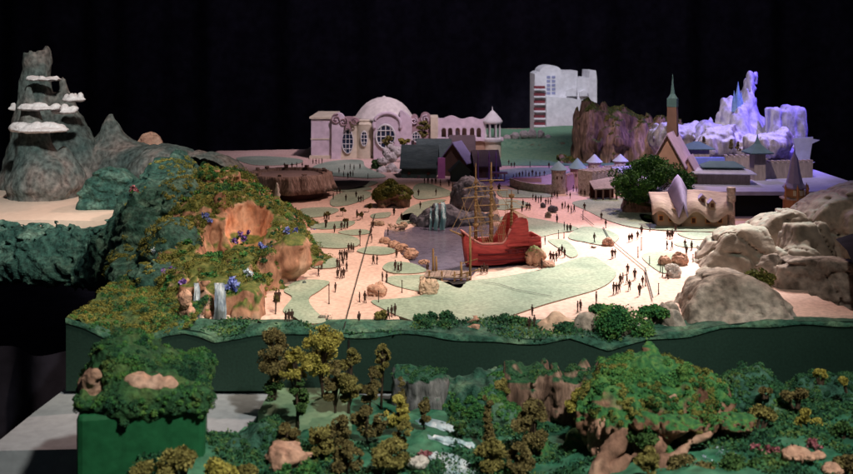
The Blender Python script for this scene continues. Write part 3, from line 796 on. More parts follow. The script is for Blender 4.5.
moss_on(V, Fq, 62000, .0058, gb, m_moss, hill, nz=.3, sc=10, thr=-.25, lift=.017, cond=inc)
moss_on(V, Fq, 26000, .0058, gb, m_mossd, hill, nz=.2, sc=9, thr=.0, lift=.014, cond=inc, seed=17)
moss_on(V, Fq, 16000, .0058, gb, m_mossg, hill, nz=.2, sc=9, thr=.15, lift=.013, cond=inc, seed=37)
P_, N_ = sample(V, Fq, 4000)
kk = (N_[:, 2] > .2) & (fbm(P_[:, 0], P_[:, 1], P_[:, 2], 14, 2, 77) > .2) & (P_[:, 0] > -.9) & inc(P_)
P_ = P_[kk]
PP = np.concatenate([blob_points(p, (.011, .011, .009), 34, .4)+np.array([0, 0, .006]) for p in P_[:260]])
LV, LF = leaf_mesh(PP, .0055, 0, .6)
ob('shrubs', M_('shrubs', LV-gb, LF, m_mossg, False), hill)
# cave rim of pale steps and falls
def fall(x0, x1, y0, y1, Y, Yb, mt, parent, base, name='waterfall'):
    n = 12; V = []; Fc = []
    for j in range(n+1):
        k = j/n; Yc = Y+(Yb-Y)*min(1, k*1.6)
        for i in range(7):
            s = i/6
            p = at(x0+(x1-x0)*s*(.82+.18*k)+.7*math.sin(5*k+i)+.35*math.sin(13*k+2*i), y0+(y1-y0)*k, Yc-.006*math.sin(s*PI)-.005*math.sin(i*2.2+3*k)+.012*max(0, .12-k)/.12)
            V.append(p-base)
    for j in range(n):
        for i in range(6): Fc.append((j*7+i, (j+1)*7+i, (j+1)*7+i+1, j*7+i+1))
    ob(name, M_(name, V, Fc, mt), parent)
fall(193.5, 200.5, 283, 326, 2.74, 2.722, m_falls, hill, gb)
fall(214, 227, 283, 328, 2.74, 2.72, m_falls, hill, gb)
def ray_hill(px, py, fn, y0=2.5, y1=5):
    """depth at which the sight line through a pixel meets the height surface fn"""
    for Y in np.linspace(y0, y1, 500):
        p = at(px, py, Y)
        if p[2] < fn(np.array([p[0]]), np.array([p[1]]))[0]: return p-np.array([0, .004, -.004])
    return at(px, py, 3.3)
def flower(label, px, py, w, mt, n=120, p=None, fn=gh, green=True):
    p = ray_hill(px, py, fn) if p is None else p
    w = w*p[1]/F/2
    t = thing('flower_cluster', label, 'flowers', p, 0, 'flower clusters on the mossy hill')
    P = np.concatenate([blob_points((rnd.uniform(-w, w), rnd.uniform(-.6*w, .6*w), rnd.uniform(-.5*w, .8*w)), (w*.32,)*3, max(8, n//7), .5) for _ in range(7)])
    LV, LF = leaf_mesh(P, .0062, 0, .6); ob('petals', M_('petals', LV, LF, mt, False), t)
    if green:
        P = blob_points((0, .2*w, -.5*w), (w*1.1, w*.8, w*.7), n//2, .4)
        LV, LF = leaf_mesh(P, .0055, 0, .5); ob('leaves', M_('leaves', LV, LF, m_leaf, False), t)
for lab, x, y, ww, mt in [
 ('blue flower cluster above the narrow pink rock column', 208, 220, 11, m_fl_b), ('purple flower cluster at the mouth of the lit cave', 241, 238, 15, m_fl_p),
 ('blue and white flower cluster right of the lit cave', 265, 249, 11, m_fl_b), ('blue flower cluster on top of the round orange boulder', 292, 235, 14, m_fl_b),
 ('deep blue flower cluster on the right edge of the hill', 314, 233, 7, m_fl_b), ('blue flower cluster left of the round orange boulder', 276, 254, 12, m_fl_b),
 ('pale blue flower cluster on the dark left slope', 163, 252, 16, m_fl_w), ('purple flower cluster above the left boulders', 170, 275, 12, m_fl_p),
 ('small violet flower cluster beside the left waterfall', 181, 284, 7, m_fl_p), ('blue flower cluster right of the broad waterfall', 233, 286, 17, m_fl_b),
 ('white flower cluster below the lit cave among moss', 247, 275, 8, m_fl_w), ('pale flower cluster on the moss near the hill top', 134, 190, 8, m_fl_r)]:
    flower(lab, x, y, ww, mt)
for i, (x, y, r, lab) in enumerate([(186, 312, .022, 'rounded pink rock left of the waterfalls, the upper one'), (190, 322, .024, 'rounded pink rock left of the waterfalls, the lower one'), (185, 300, .02, 'small pink rock under the violet flowers')]):
    rock('rounded_rock', lab, x, y+6, 2.655-.01*i, (r*.9, r*.8, r*1.4), 30+i, m_pinkrock, .15)
# left front ledge
lp = [(66, 317, 2.56), (85, 324, 2.56), (110, 334, 2.56), (135, 340, 2.56), (160, 333, 2.56), (185, 328, 2.57), (75, 312, 2.66), (90, 302, 2.75), (105, 292, 2.86), (122, 283, 2.98), (150, 290, 2.9), (182, 300, 2.75), (140, 315, 2.68), (165, 318, 2.62), (118, 312, 2.7), (150, 300, 2.8), (165, 296, 2.82)]
lh = rbf([at(*q) for q in lp])
X_, Y_ = np.meshgrid(np.linspace(-.95, -.6, 120), np.linspace(2.555, 3.05, 120), indexing='ij')
Z_ = lh(X_, Y_)+.012*fbm(X_, Y_, X_*0, 14, 4, 61)+.008*np.abs(vn(X_*45, Y_*45, X_*0, 62))
# keep only what lies right of the slanted left side
k_ = X_ > -.925-(Y_-2.555)*.0
V = np.stack([X_, Y_, Z_], -1).reshape(-1, 3); I = np.arange(120*120).reshape(120, 120)
Q = np.stack([I[:-1, :-1], I[1:, :-1], I[1:, 1:], I[:-1, 1:]], -1).reshape(-1, 4); Q = Q[(V[Q][:, :, 0] > -.922).all(1)]
b0 = np.array([-.77, 2.7, -.02])
led = solid('mossy_ledge', V, Q, m_ledge, 'sloping olive green mossy ledge at the front left corner of the base', 'ledge', b0)
moss_on(V, Q, 14000, .005, b0, m_moss, led, nz=.1, sc=14, thr=-.4, lift=.011)
moss_on(V, Q, 7000, .005, b0, m_mossg, led, nz=.1, sc=12, thr=-.1, lift=.01, seed=19)
moss_on(V, Q, 5000, .005, b0, m_mossd, led, nz=.1, sc=16, thr=.2, lift=.012)
# block side under the ledge
mb = MB(); mb.box((-.77, 2.86, -.08), (.148, .25, .06)); tag(mb.build('base_block', m_base), 'dark green block under the front left mossy ledge', 'block')
# ================================================================== BACK: pavilion, hotel, tower, cliff, houses
def loc_px(Y, px0, pyb): return at(px0, pyb, Y)
# round thatched pavilion
b = gp(289, 196); t = thing('round_pavilion', 'low round brown pavilion with a ragged thatch skirt and flat ring roof', 'pavilion', b)
R_ = 44*b[1]/F
mb = MB(); mb.lathe([(R_*.78, 0), (R_*.8, .045), (R_*.8, .055)], n=40); mb.build('wall', m_paved, t, smooth=True, auto=40)
wb = lambda a, z: 1+.03*math.sin(a*17)+.02*math.sin(a*31+2)+.02*math.sin(a*7)
mb = MB(); mb.lathe([(R_*.8, .048), (R_*1.06, .036), (R_*1.0, .062), (R_*.95, .1), (R_*.93, .116), (R_*.86, .118), (R_*.8, .112), (R_*.78, .09)], n=72, wob=wb); mb.build('thatch_skirt', m_thatch, t, smooth=True)
mb = MB(); mb.lathe([(R_*.05, .1), (R_*.8, .1), (R_*.8, .104), (R_*.05, .106)], n=40); mb.build('roof', m_topd, t, smooth=True, auto=40)
for k in range(11):
    a = k*2*PI/11+rnd.uniform(-.2, .2); mb = MB(); mb.box((R_*.84*math.cos(a), R_*.84*math.sin(a), .124), (.012*rnd.uniform(.5, 1), .008, .006*rnd.uniform(.4, 1.3)), a)
    mb.build('rim_stone', m_thatch, t)
b = at(277, 197, 4.55); t = thing('carved_figure', 'small white pointed carved figure standing on the mossy hill top', 'statue', b)
mb = MB(); mb.lathe([(.014, -.03), (.013, 0), (.016, .01), (.01, .022), (.011, .034), (.006, .046), (.007, .055), (.001, .066)], n=10); mb.build('statue_body', m_palerock, t, smooth=True)
# flat dark patch laid on the ground right of the pavilion
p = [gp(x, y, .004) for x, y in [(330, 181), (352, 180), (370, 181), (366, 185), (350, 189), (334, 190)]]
mb = MB(); mb.add(p, [tuple(range(6))]); tag(mb.build('dark_patch', m_seam), kind='structure')
# ---------------- domed hotel
HYY = 6.45; k_ = HYY/F
b = at(400, 158.3, HYY); t = thing('domed_hotel', 'long cream and lilac hotel with a shell dome, lattice windows and an arcade wing', 'hotel', b)
def q(px, py): return ((px-400)*k_, (158.3-py)*k_)
def rectp(x0, x1, yt, yb): a = q(x0, yb); c = q(x1, yt); return [(a[0], a[1]), (c[0], a[1]), (c[0], c[1]), (a[0], c[1])]
mb = MB(); mb.prism(rectp(311.5, 332, 118.5, 160), -.02, .5); mb.build('wall', m_hpink, t)
mb = MB(); mb.prism(rectp(310, 333, 116.6, 118.5), -.03, .51); mb.prism(rectp(311, 332.4, 138.2, 139.3), -.023, .0); mb.prism(rectp(310, 333.5, 155, 160), -.03, 0); mb.build('cornice', m_hcream, t)
def arcpts(cx, cy, rx, ry, a0, a1, n=16): return [q(cx+rx*math.cos(a), cy-ry*math.sin(a)) for a in np.linspace(a0, a1, n)]
mb = MB(); mb.prism([q(332, 159), q(341, 159)]+arcpts(338.5, 119, 6.5, 6.5, -.2, PI+.4, 18), -.045, .02); mb.build('pilaster', m_hpink, t)
# scrolls
def spiral(mb, cx, cy, r, turns, dirn=1, y=-.05, w=.0045):
    P = []
    for i in range(40):
        k = i/39; a = dirn*turns*2*PI*k+1.2; rr = r*(1-.8*k); u = q(cx+rr*math.cos(a), cy-rr*math.sin(a)); P.append((u[0], y, u[1]))
    mb.tube(P, w, 6)
mb = MB(); spiral(mb, 337, 118.5, 5.2, 1.6); spiral(mb, 344, 121, 4.6, 1.6, -1); spiral(mb, 355, 121, 3.6, 1.5)
mb.prism(arcpts(349, 121, 11, 4.5, 0, PI, 14), -.04, .02); mb.prism([q(345, 130), q(348.5, 120), q(352, 130), q(349.5, 128), q(347.5, 128)], -.05, .0); mb.build('scroll_pediment', m_hmauve, t, smooth=True, auto=35)
# cream wall with curved bay
mb = MB(); mb.prism([q(340, 159), q(357, 159), q(357, 119), q(340, 121)], -.02, .3)
mb.build('wall', m_hcream, t)
mb = MB(); c = q(364.5, 158.3)
mb.lathe([(.075, -.005), (.075, .205), (.08, .22), (.07, .235), (.074, .245), (.06, .25)], (c[0], .045, 0), 40); mb.build('bay', m_hcream, t, smooth=True, auto=35)
# tall lattice window
def window(cx, cy, rx, ry, y, nv, nh, name='window', pointed=False, fr=.0035, rot=0):
    o_ = [q(cx+rx*math.cos(a)*(1 if not pointed else abs(math.cos(a))**-.3 if abs(math.cos(a)) > .3 else 1.2), cy-ry*math.sin(a)) for a in np.linspace(0, 2*PI, 28, endpoint=False)]
    m1 = MB(); m1.prism(o_, y, y+.006); w_ = m1.build('window', m_glass, t)
    m2 = MB(); P = [(u[0], y-.002, u[1]) for u in o_]; m2.tube(P+[P[0]], fr, 5)
    for i in range(1, nv):
        xx = cx-rx+2*rx*i/nv; hh = ry*math.sqrt(max(0, 1-((xx-cx)/rx)**2))
        a, c_ = q(xx, cy-hh), q(xx, cy+hh); m2.tube([(a[0], y-.003, a[1]), (c_[0], y-.003, c_[1])], fr*.55, 4)
    for i in range(1, nh):
        yy = cy-ry+2*ry*i/nh; hh = rx*math.sqrt(max(0, 1-((yy-cy)/ry)**2))
        a, c_ = q(cx-hh, yy), q(cx+hh, yy); m2.tube([(a[0], y-.003, a[1]), (c_[0], y-.003, c_[1])], fr*.55, 4)
    m2.build('frame', m_frame, w_)
window(348, 141, 5.6, 12, -.028, 3, 5)
window(364.5, 138, 3.2, 7.4, -.038, 2, 4)
# pink eyebrow surround with round window
mb = MB(); mb.prism([q(374, 159), q(401, 159), q(401, 124)]+arcpts(387.5, 124, 13.5, 11.5, 0, PI, 22), -.06, .2); mb.build('eyebrow_bay', m_hpink, t)
mb = MB(); P = [(u[0], -.062, u[1]) for u in arcpts(387.5, 124, 13.5, 11.5, -.35, PI+.35, 26)]; mb.tube(P, .011, 8); mb.build('cornice', m_hpink, t, smooth=True)
window(386, 135.5, 9.4, 11.8, -.068, 4, 4, fr=.006)
# shell dome
mb = MB(); c = q(383, 117)
dome = [(.205, -.022), (.186, -.004), (.168, .024), (.146, .054), (.116, .083), (.08, .105), (.042, .118), (.012, .123), (.004, .13)]
mb.lathe(dome, (c[0], .17, c[1]-.002), 60, wob=lambda a, z: 1+.035*abs(math.sin(a*6))*(1 if z < .1 else .4)); mb.build('dome', m_hdome, t, smooth=True)
mb = MB(); mb.lathe([(.17, -.05), (.172, 0), (.178, .006), (.165, .012)], (c[0], .17, c[1]-.004), 48); mb.build('dome_drum', m_hcream, t, smooth=True, auto=40)
mb = MB(); P = [q(400, 159), q(412, 159), q(412, 119), q(408, 115.5), q(404, 112), q(400, 110)]; mb.prism(P, -.04, .2); mb.build('wall', m_hpink, t)
mb = MB(); mb.prism([q(411, 159), q(431, 159), q(431, 121)]+arcpts(425.5, 119.5, 5.5, 5.5, 0, PI, 12)+arcpts(414, 121, 4, 5, 0, PI, 10), .02, .2); mb.build('wall', m_hmauve, t)
mb = MB(); spiral(mb, 425.5, 119.5, 4.6, 1.5, 1, .01); spiral(mb, 414, 121, 3.6, 1.5, -1, .01); mb.build('scroll', m_hpink, t, smooth=True)
window(416, 137, 4, 5, .013, 3, 3)
mb = MB(); mb.prism(rectp(430.5, 438, 117, 159), -.02, .2); mb.build('pier', m_hcream, t)
# arcade wing: wall with six arched openings
xs6 = [443.8, 450.2, 457.7, 464.3, 472.1, 478.7]
mb = MB()
def topw(x): return 117.6+1.3*math.sin((x-437)*.32)-.8*math.sin((x-437)*.13)
edges = [437.5]+sum([[x-2.3, x+2.3] for x in xs6], [])+[485]
for i in range(0, len(edges), 2): mb.prism(rectp(edges[i], edges[i+1], 127, 138), -.012, .02)
for x in xs6:
    P = [q(x+2.3, 127), q(x-2.3, 127)]+[q(x-2.3*math.cos(a), 130.2-2.6*math.sin(a)-.0) for a in np.linspace(0, PI, 9)]
    mb.prism(P[::-1], -.0125, .0195)
P = [q(437.5, 127), q(485, 127)]+[q(x, topw(x)) for x in np.linspace(485, 437.5, 30)]
mb.prism(P, -.012, .02); mb.build('arcade', m_hpink, t)
mb = MB(); mb.prism(rectp(437.5, 485, 122, 138), .05, .055); mb.build('arcade_wall', m_hinn, t)
mb = MB(); mb.prism(rectp(437, 503, 137.6, 140.4), -.035, .06); mb.build('cornice', m_hpink, t)
mb = MB(); mb.prism(rectp(437.5, 486, 140.4, 159), -.015, .06); mb.build('wall', m_hinn, t)
# round corner turret
c = q(492.6, 141)
mb = MB(); mb.lathe([(.056, -.12), (.056, -.004)], (c[0], .01, c[1]), 28); mb.build('turret_base', m_hcream, t, smooth=True, auto=40)
mb = MB(); mb.lathe([(.066, -.004), (.07, .002), (.07, .016), (.064, .022), (.058, .022)], (c[0], .01, c[1]), 28); mb.build('railing', m_frame, t, smooth=True, auto=40)
for k in range(8):
    a = 2*PI*(k+.5)/8; mb = MB(); mb.lathe([(.0075, 0), (.006, .006), (.0055, .085), (.008, .094)], (c[0]+.05*math.cos(a), .01+.05*math.sin(a), c[1]+.021), 8); mb.build('column', m_frame, t, smooth=True)
mb = MB(); mb.lathe([(.058, .112), (.064, .118), (.066, .128), (.056, .142), (.036, .166), (.014, .19), (.004, .198), (.0028, .215), (.0005, .225)], (c[0], .01, c[1]), 28); mb.build('turret_roof', m_frame, t, smooth=True, auto=50)
# ---------------- white tower hotel
TY = 8.2; k_ = TY/F
b = at(566, 140, TY); t = thing('tower_hotel', 'tall white stepped tower hotel with red balcony slots, standing alone at the back', 'hotel', b)
def q(px, py): return ((px-566)*k_, (140-py)*k_)
mb = MB(); mb.prism([q(535, 141), q(578, 141), q(578, 71), q(563, 71)]+arcpts(551, 72, 11, 6.6, 0, PI, 14)+[q(538, 72), q(535, 74)], .02, .4); mb.build('wall', m_tower, t)
mb = MB(); mb.prism([q(545.5, 141), q(579, 141), q(579, 100), q(572, 98), q(556, 97), q(545.5, 96)], -.06, .02); mb.build('wall', m_tower, t)
mb = MB(); mb.prism([q(577, 141), q(597, 141), q(597, 79), q(596, 70.5), q(589.5, 70.5), q(589, 78), q(583, 78), q(577, 78)], -.0, .38); mb.build('wall', m_tower, t)
for i, y in enumerate((86, 93.3, 100.6, 107.9, 115.2, 122.5)):
    mb = MB(); mb.prism(rectp(534.2, 545, y, y+2.6), .0, .03); o = mb.build('balcony', m_tred, t)
    mb = MB(); mb.prism(rectp(533.8, 545.3, y+2.6, y+4.2), -.018, .03); mb.build('slab', m_tower, o)
for x, y, w_, h_ in [(566, 88, 10, 8), (579, 90, 8, 6)]:
    mb = MB(); mb.prism([q(x, y+h_), q(x+w_, y+h_), q(x+w_, y+1), q(x+w_*.5, y), q(x, y+2)], -.03, .0); mb.build('terrace', m_tower, t)
for r_ in range(5):
    for c_ in range(2):
        mb = MB(); mb.prism(rectp(547+c_*5, 550.5+c_*5, 76+r_*4, 78.4+r_*4), .015, .022); mb.build('window', m_sail, t)
# grey boulders along the back edge, brown cut bank, green slopes
for i, (x, y, w_, hh) in enumerate([(507, 140, 9, 4), (515, 138, 9, 4.5), (524, 137, 8, 5), (532, 138, 9, 7), (541, 138, 7, 6), (548, 139, 6, 3.5)]):
    rock('boulder', ['grey boulder at the left end of the row on the brown bank', 'second grey boulder from the left on the brown bank', 'third grey boulder from the left on the brown bank', 'tall grey boulder left of the white tower base', 'grey boulder touching the foot of the white tower', 'last small grey boulder in front of the white tower'][i],
         x, y+.5, 7.1, (w_*.0042, .03, hh*.0062), 60+i, m_palerock, .2, group='grey boulders on the back bank')
X_, Y_ = np.meshgrid(np.linspace(.45, 1.35, 90), np.linspace(6.05, 7.9, 90), indexing='ij')
def hb(X, Y):
    k = np.clip((Y-6.05)/.85, 0, 1); e = np.clip((np.asarray(X)-.42)/.12, 0, 1)
    z = .03*k*k*(.6+.4*np.sin(X*7))*e+.055*np.clip((Y-6.93+.04*np.sin(X*9))/.05, 0, 1)
    return z+.003+.002*fbm(X, Y, X*0, 8, 2, 55)
V = np.stack([X_, Y_, np.maximum(hb(X_, Y_), -.05)], -1).reshape(-1, 3); I = np.arange(8100).reshape(90, 90)
Q = np.stack([I[:-1, :-1], I[1:, :-1], I[1:, 1:], I[:-1, 1:]], -1).reshape(-1, 4)
m_bank = mat('bank_paint', [(.1, .06, .04), (.2, .13, .09)], sc=12, bump=.5, mottle=.3, up=([(.09, .2, .12), (.14, .28, .17), (.2, .3, .18)], .55, .62))
tag(ob('hill_slope', M_('hill_slope', V, Q, m_bank)), kind='structure')
# brown columned cliff
cy = 6.35
def cliff(P):
    f = ell(P, at(590, 150, cy), (.13, .2, .36))
    f = smin(f, ell(P, at(610, 150, cy), (.2, .22, .31)), .05)
    f = smin(f, ell(P, at(640, 150, cy), (.22, .22, .23)), .05)
    f = smin(f, ell(P, at(668, 155, cy-.1), (.2, .25, .25)), .05)
    f = smin(f, ell(P, at(565, 164, cy-.1), (.15, .12, .055)), .03)
    return f
def cdisp(X, Y, Z):
    a = np.arctan2(Y-cy-.2, X-1.2)
    return .03*fbm(X, Y, Z*.22, 17, 3, 71, True)+.03*fbm(X, Y, Z, 7, 3, 72)
V, Fq = sdf(cliff, (.82, 5.9, -.04), (1.95, 6.85, .5), .0115, cdisp, .1)
b0 = np.array([1.3, 6.35, -.04])
o = solid('cliff', V, Fq, m_brownrock, 'brown columned rock cliff with a mossy top beside the white tower', 'cliff', b0)
moss_on(V, Fq, 40000, .008, b0, m_moss, o, nz=.6, sc=7, thr=.1, lift=.01)
# ---------------- white boulder pile
for i, (x, y, r, l) in enumerate([(383, 161, .026, 'white boulder on the upper left of the pile'), (391, 158, .03, 'white boulder in the middle of the pile beside the dark house'), (397, 152, .03, 'white boulder on the top right of the pile'), (386, 152, .024, 'white boulder on the top left of the pile'), (382, 172, .028, 'white boulder at the lower left of the pile'), (391, 170, .034, 'large white boulder at the front of the pile'), (400, 175, .03, 'white boulder at the lower right corner of the pile'), (391, 147, .02, 'smallest white boulder on top of the pile')]):
    rock('boulder', l, x, y+3, 5.75+(175-y)*.006, (r*1.15, r, r*1.2), 80+i, m_palerock, .2, group='white boulder pile in front of the dome', sink=.5)
bush('dark bush between the white boulders and the domed hotel', 376, 171, 5.9, 18, 14, m_greenl, 500, .008)
bush('bush over the top of the white boulders below the round window', 386, 150, 6.1, 12, 22, m_olive, 500, .008)
# yellow green trees by the hotel
tree('broad_tree', 'mottled olive tree in front of the hotel right of the dome', 423, 145, 119, 6.2, 15, m_olive, 8, .3, .008, .8)
bush('yellow bush in front of the hotel wall', 404, 146, 6.2, 13, 13, m_yell, 500, .008)
# ---------------- dark village houses
hy = 5.55
def hs(name, label, px, py, Y, wpx, d, hw, hr, rz, mw, mr, extra=None):
    b = at(px, py, Y); w_ = wpx*Y/F
    t = thing(name, label, 'house', b, rz)
    mb = MB(); mb.house((0, 0, 0), w_, d, 0, hw, hr); mb.build('wall', mw, t)
    mb = MB(); mb.gable((0, 0), w_, d, hw, hr, .006, .01); mb.build('roof', mr, t)
    if extra: extra(t, w_, d, hw, hr)
    return t
def doorwin(t, w_, d, hw, hr):
    mb = MB(); mb.box((0, -d/2-.002, .02), (.008, .002, .02)); mb.build('door', m_broof, t)
    for s in (-1, 1):
        mb = MB(); mb.box((s*w_*.28, -d/2-.002, hw*.6), (.007, .002, .008)); mb.build('window', m_cwin, t)
def chim(t, w_, d, hw, hr):
    doorwin(t, w_, d, hw, hr)
    mb = MB(); mb.box((-w_*.22, .01, hr+.008), (.008, .008, .022)); mb.build('chimney', m_broof, t)
hs('long_house', 'long dark green house with a wide slate roof', 420, 180, 5.6, 34, .2, .085, .19, -.06, m_wallg, m_slate, chim)
hs('barn', 'second slate roofed house half behind the long dark green one', 434, 174, 5.85, 32, .2, .1, .2, -.04, m_wallg, m_slate)
hs('tall_house', 'tall brown house with a steep violet roof', 457, 180, 5.62, 17, .16, .11, .21, PI/2-.5, m_browng, m_purple)
hs('gabled_house', 'small dark green house with a pointed front gable', 460, 181.5, 5.4, 12, .1, .06, .105, PI/2+.1, m_wallg, m_slate, None)
hs('brown_house', 'dark brown roofed house behind the violet roof', 462, 172, 5.9, 23, .18, .12, .21, 0, m_browng, m_broof, chim)
hs('corner_house', 'low dark house with violet posts left of the hotel turret', 485, 178, 5.6, 24, .16, .08, .15, .12, m_browng, m_broof, doorwin)
mb = MB(); mb.box((0, 0, .06), (.02, .01, .062)); o = mb.build('lit_wall', m_mag, None, at(441.5, 180, 5.5)); tag(o, 'bright magenta lit wall between the dark green houses', 'wall')  # magenta light on this wall is put into its colour
for i, x in enumerate((478, 489, 496)):
    t = thing('slim_post', ['slim violet post leftmost before the low dark house', 'slim violet post in the middle before the low dark house', 'slim violet post rightmost before the low dark house'][i], 'post', at(x, 180, 5.45), 0, 'violet posts')
    mb = MB(); mb.lathe([(.006, 0), (.004, .01), (.0035, .12), (.006, .125), (.0005, .16)], n=8); mb.build('shaft', m_post2, t, smooth=True)
# ---------------- mossy skull rock
def skull(P):
    f = ell(P, at(393, 193, 4.6), (.075, .06, .042))
    f = smin(f, ell(P, at(382, 202, 4.56), (.03, .045, .04)), .03)
    f = smin(f, ell(P, at(404, 201, 4.56), (.025, .045, .045)), .03)
    f = smax(f, -ell(P, at(394, 201, 4.52), (.032, .06, .02)), .008)
    f = smax(f, -ell(P, at(400, 193, 4.53), (.014, .03, .009)), .006)
    return f
c = gp(393, 206)
V, Fq = sdf(skull, (-.32, 4.42, -.02), (.0, 4.8, .17), .0062, lambda X, Y, Z: .014*fbm(X, Y, Z, 18, 3, 91), .04)
o = solid('mossy_rock', V, Fq, m_brownrock, 'moss capped hollow rock with dark openings beside the lagoon', 'rock', np.array([c[0], c[1], 0]))
moss_on(V, Fq, 26000, .0075, np.array([c[0], c[1], 0]), m_moss, o, nz=.1, sc=14, thr=-.3, lift=.011, cond=lambda P: P[:, 2] > .04)
# ---------------- waterfall rock in the lagoon
def wr(P):
    f = ell(P, at(441, 219, 4.2), (.085, .1, .07))
    f = smin(f, ell(P, at(468, 199, 4.5), (.085, .12, .1)), .03)
    f = smin(f, ell(P, at(486, 206, 4.5), (.06, .1, .085)), .03)
    f = smin(f, ell(P, at(470, 222, 4.22), (.13, .08, .05)), .03)
    f = smin(f, ell(P, at(424, 224, 4.2), (.04, .08, .045)), .03)
    f = smax(f, -ell(P, at(440, 216, 4.08), (.03, .05, .06)), .01)
    return f
V, Fq = sdf(wr, (-.12, 4.02, -.05), (.4, 4.75, .2), .0062, lambda X, Y, Z: .018*(.6*fbm(X, Y, Z, 15, 3, 95)+.6*fbm(X, Y, Z, 30, 2, 96, True)*.7), .05)
gb2 = np.array([.15, 4.5, -.02])
wrk = solid('waterfall_rock', V, Fq, m_bluerock, 'craggy blue grey rock with teal waterfalls behind the red ship', 'rock', gb2)
fall(434.5, 438.5, 203, 230, 4.12, 4.06, m_fallt, wrk, gb2); fall(440.5, 446, 202, 230, 4.12, 4.05, m_fallt, wrk, gb2); fall(430, 431.5, 206, 230, 4.12, 4.07, m_fallt, wrk, gb2)
# ================================================================== SHIP
sb = gp(499, 265, -.012)
ship = thing('sailing_ship', 'red hulled sailing ship with bare tan masts and a high curved stern in the lagoon', 'ship', sb, math.radians(14))
L0, L1 = -.128, .135        # bow (left), stern (right)
def hb_(s):    # half beam
    k = (s-L0)/(L1-L0); return .056*min(1, math.sin(min(1, k*1.9+.3)*PI/2)**.9)*(1-.12*max(0, k-.7)/.3)
def sheer(s):
    k = (s-L0)/(L1-L0)
    z = .085+.035*max(0, 1-k/.22)**1.5
    sm_ = lambda u: (lambda t: t*t*(3-2*t))(min(1, max(0, u)))
    z += .078*sm_((k-.46)/.2)+.012*max(0, min(1, (k-.6)/.2))
    z += -.02*max(0, (k-.7)/.13)**2*(k < .83)-.0
    return z-(.055 if k >= .83 else 0)-.02*sm_((k-.8)/.04)
NS = 72; NR = 9
def hull(off=0.0, zlow=0, ztop=None):
    V = []
    for i in range(NS):
        s = L0+(L1-L0)*i/(NS-1); bm_ = hb_(s)-off
        zt = (ztop(s) if ztop else sheer(s))
        for j in range(2*NR+1):
            k = (j-NR)/NR; a = abs(k)
            zz = zlow+(zt-zlow)*a**1.0
            yy = math.copysign(bm_*(.55+.45*min(1, a*1.5)**.7)*(1 if a > 0 else 0)*(1-.1*max(0, a-.6)), k) if j != NR else 0
            V.append((s-.012*(a-1)*(1 if i < 6 else 0), yy, zz))
    n = 2*NR+1
    Fc = [(i*n+j, i*n+j+1, (i+1)*n+j+1, (i+1)*n+j) for i in range(NS-1) for j in range(n-1)]
    Fc.append(tuple((NS-1)*n+j for j in range(n))); Fc.append(tuple(j for j in range(n))[::-1])
    return V, Fc
V, Fc = hull()
mb = MB(); mb.add(V, Fc)
ho = mb.build('hull', m_red, ship, smooth=True); ho.data.set_sharp_from_angle(angle=math.radians(40))
md = ho.modifiers.new('thick', 'SOLIDIFY'); md.thickness = .004; md.offset = -1
mb = MB()   # deck
dk = []
for i in range(30):
    s = L0+.01+(L1-L0-.016)*i/29; dk += [(s, -hb_(s)*.93, .066), (s, hb_(s)*.93, .066)]
mb.add(dk, [(2*i, 2*i+2, 2*i+3, 2*i+1) for i in range(29)]); mb.build('deck', m_wood, ship)
mb = MB()
P = [(L0+(L1-L0)*i/40, -hb_(L0+(L1-L0)*i/40)*.96, sheer(L0+(L1-L0)*i/40)) for i in range(0, 24)][::-1]+[(L0+(L1-L0)*i/40, hb_(L0+(L1-L0)*i/40)*.96, sheer(L0+(L1-L0)*i/40)) for i in range(0, 24)]
mb.tube(P, .0035, 6); mb.build('rail', m_rimpink, ship, smooth=True)
for z in (.05, .062, .03):
    mb = MB(); mb.tube([(L0+(L1-L0)*i/40, -hb_(L0+(L1-L0)*i/40)*(1.0 if z > .045 else .97)-.001, z+.012*max(0, i/40-.6)) for i in range(6 if z < .06 else 20, 41)], .0022, 5); mb.build('strake', m_redd, ship, smooth=True)
mb = MB(); mb.box((.07, -.053, .078), (.062, .006, .004)); mb.build('ledge', m_red, ship)
for i in range(4):
    mb = MB(); mb.box((.02+i*.027, -hb_(.05)-.0005, .056), (.006, .002, .005)); mb.build('gun_port', m_redd, ship)
def mast(x, top, yards, r=.0045, y=0):
    mb = MB(); mb.tube([(x, y, .05), (x, y, top*.6), (x, y, top)], [r*1.5, r, r*.4], 8); o = mb.build('mast', m_wood, ship, smooth=True)
    for z, hw in yards:
        mb = MB(); a = .12
        mb.tube([(x-hw, y-.006-hw*a, z+rnd.uniform(-.004, .004)), (x, y-.006, z+.002), (x+hw, y-.006+hw*a, z)], [.0012, .0022, .0012], 6); mb.build('yard', m_rope, o, smooth=True)
    for z in [yards[-1][0]+.012]:
        mb = MB(); mb.lathe([(.006, 0), (.01, .005), (.0105, .013), (.009, .013), (.008, .007)], (x, y, z), 12); mb.build('crow_nest', m_wood, o, smooth=True)
    mb = MB()
    for i in range(10): # furled rope wraps
        z = .1+(top-.15)*i/10; mb.lathe([(r*1.1, 0), (r*rnd.uniform(1.25, 1.6), .004), (r*1.1, .009)], (x, y, z), 9)
    mb.build('rope_wrap', m_wood, o, smooth=True)
    return o
mast(-.083, .35, [(.27, .045), (.235, .055), (.165, .06), (.12, .03)])
mast(-.028, .352, [(.29, .045), (.255, .06), (.205, .065), (.15, .05)], .0055)
mast(.045, .255, [(.19, .03), (.215, .022)], .004)
mb = MB(); mb.tube([(L0+.01, 0, .1), (L0-.05, -.012, .13)], [.005, .002], 7); mb.build('bowsprit', m_wood, ship, smooth=True)
mb = MB()
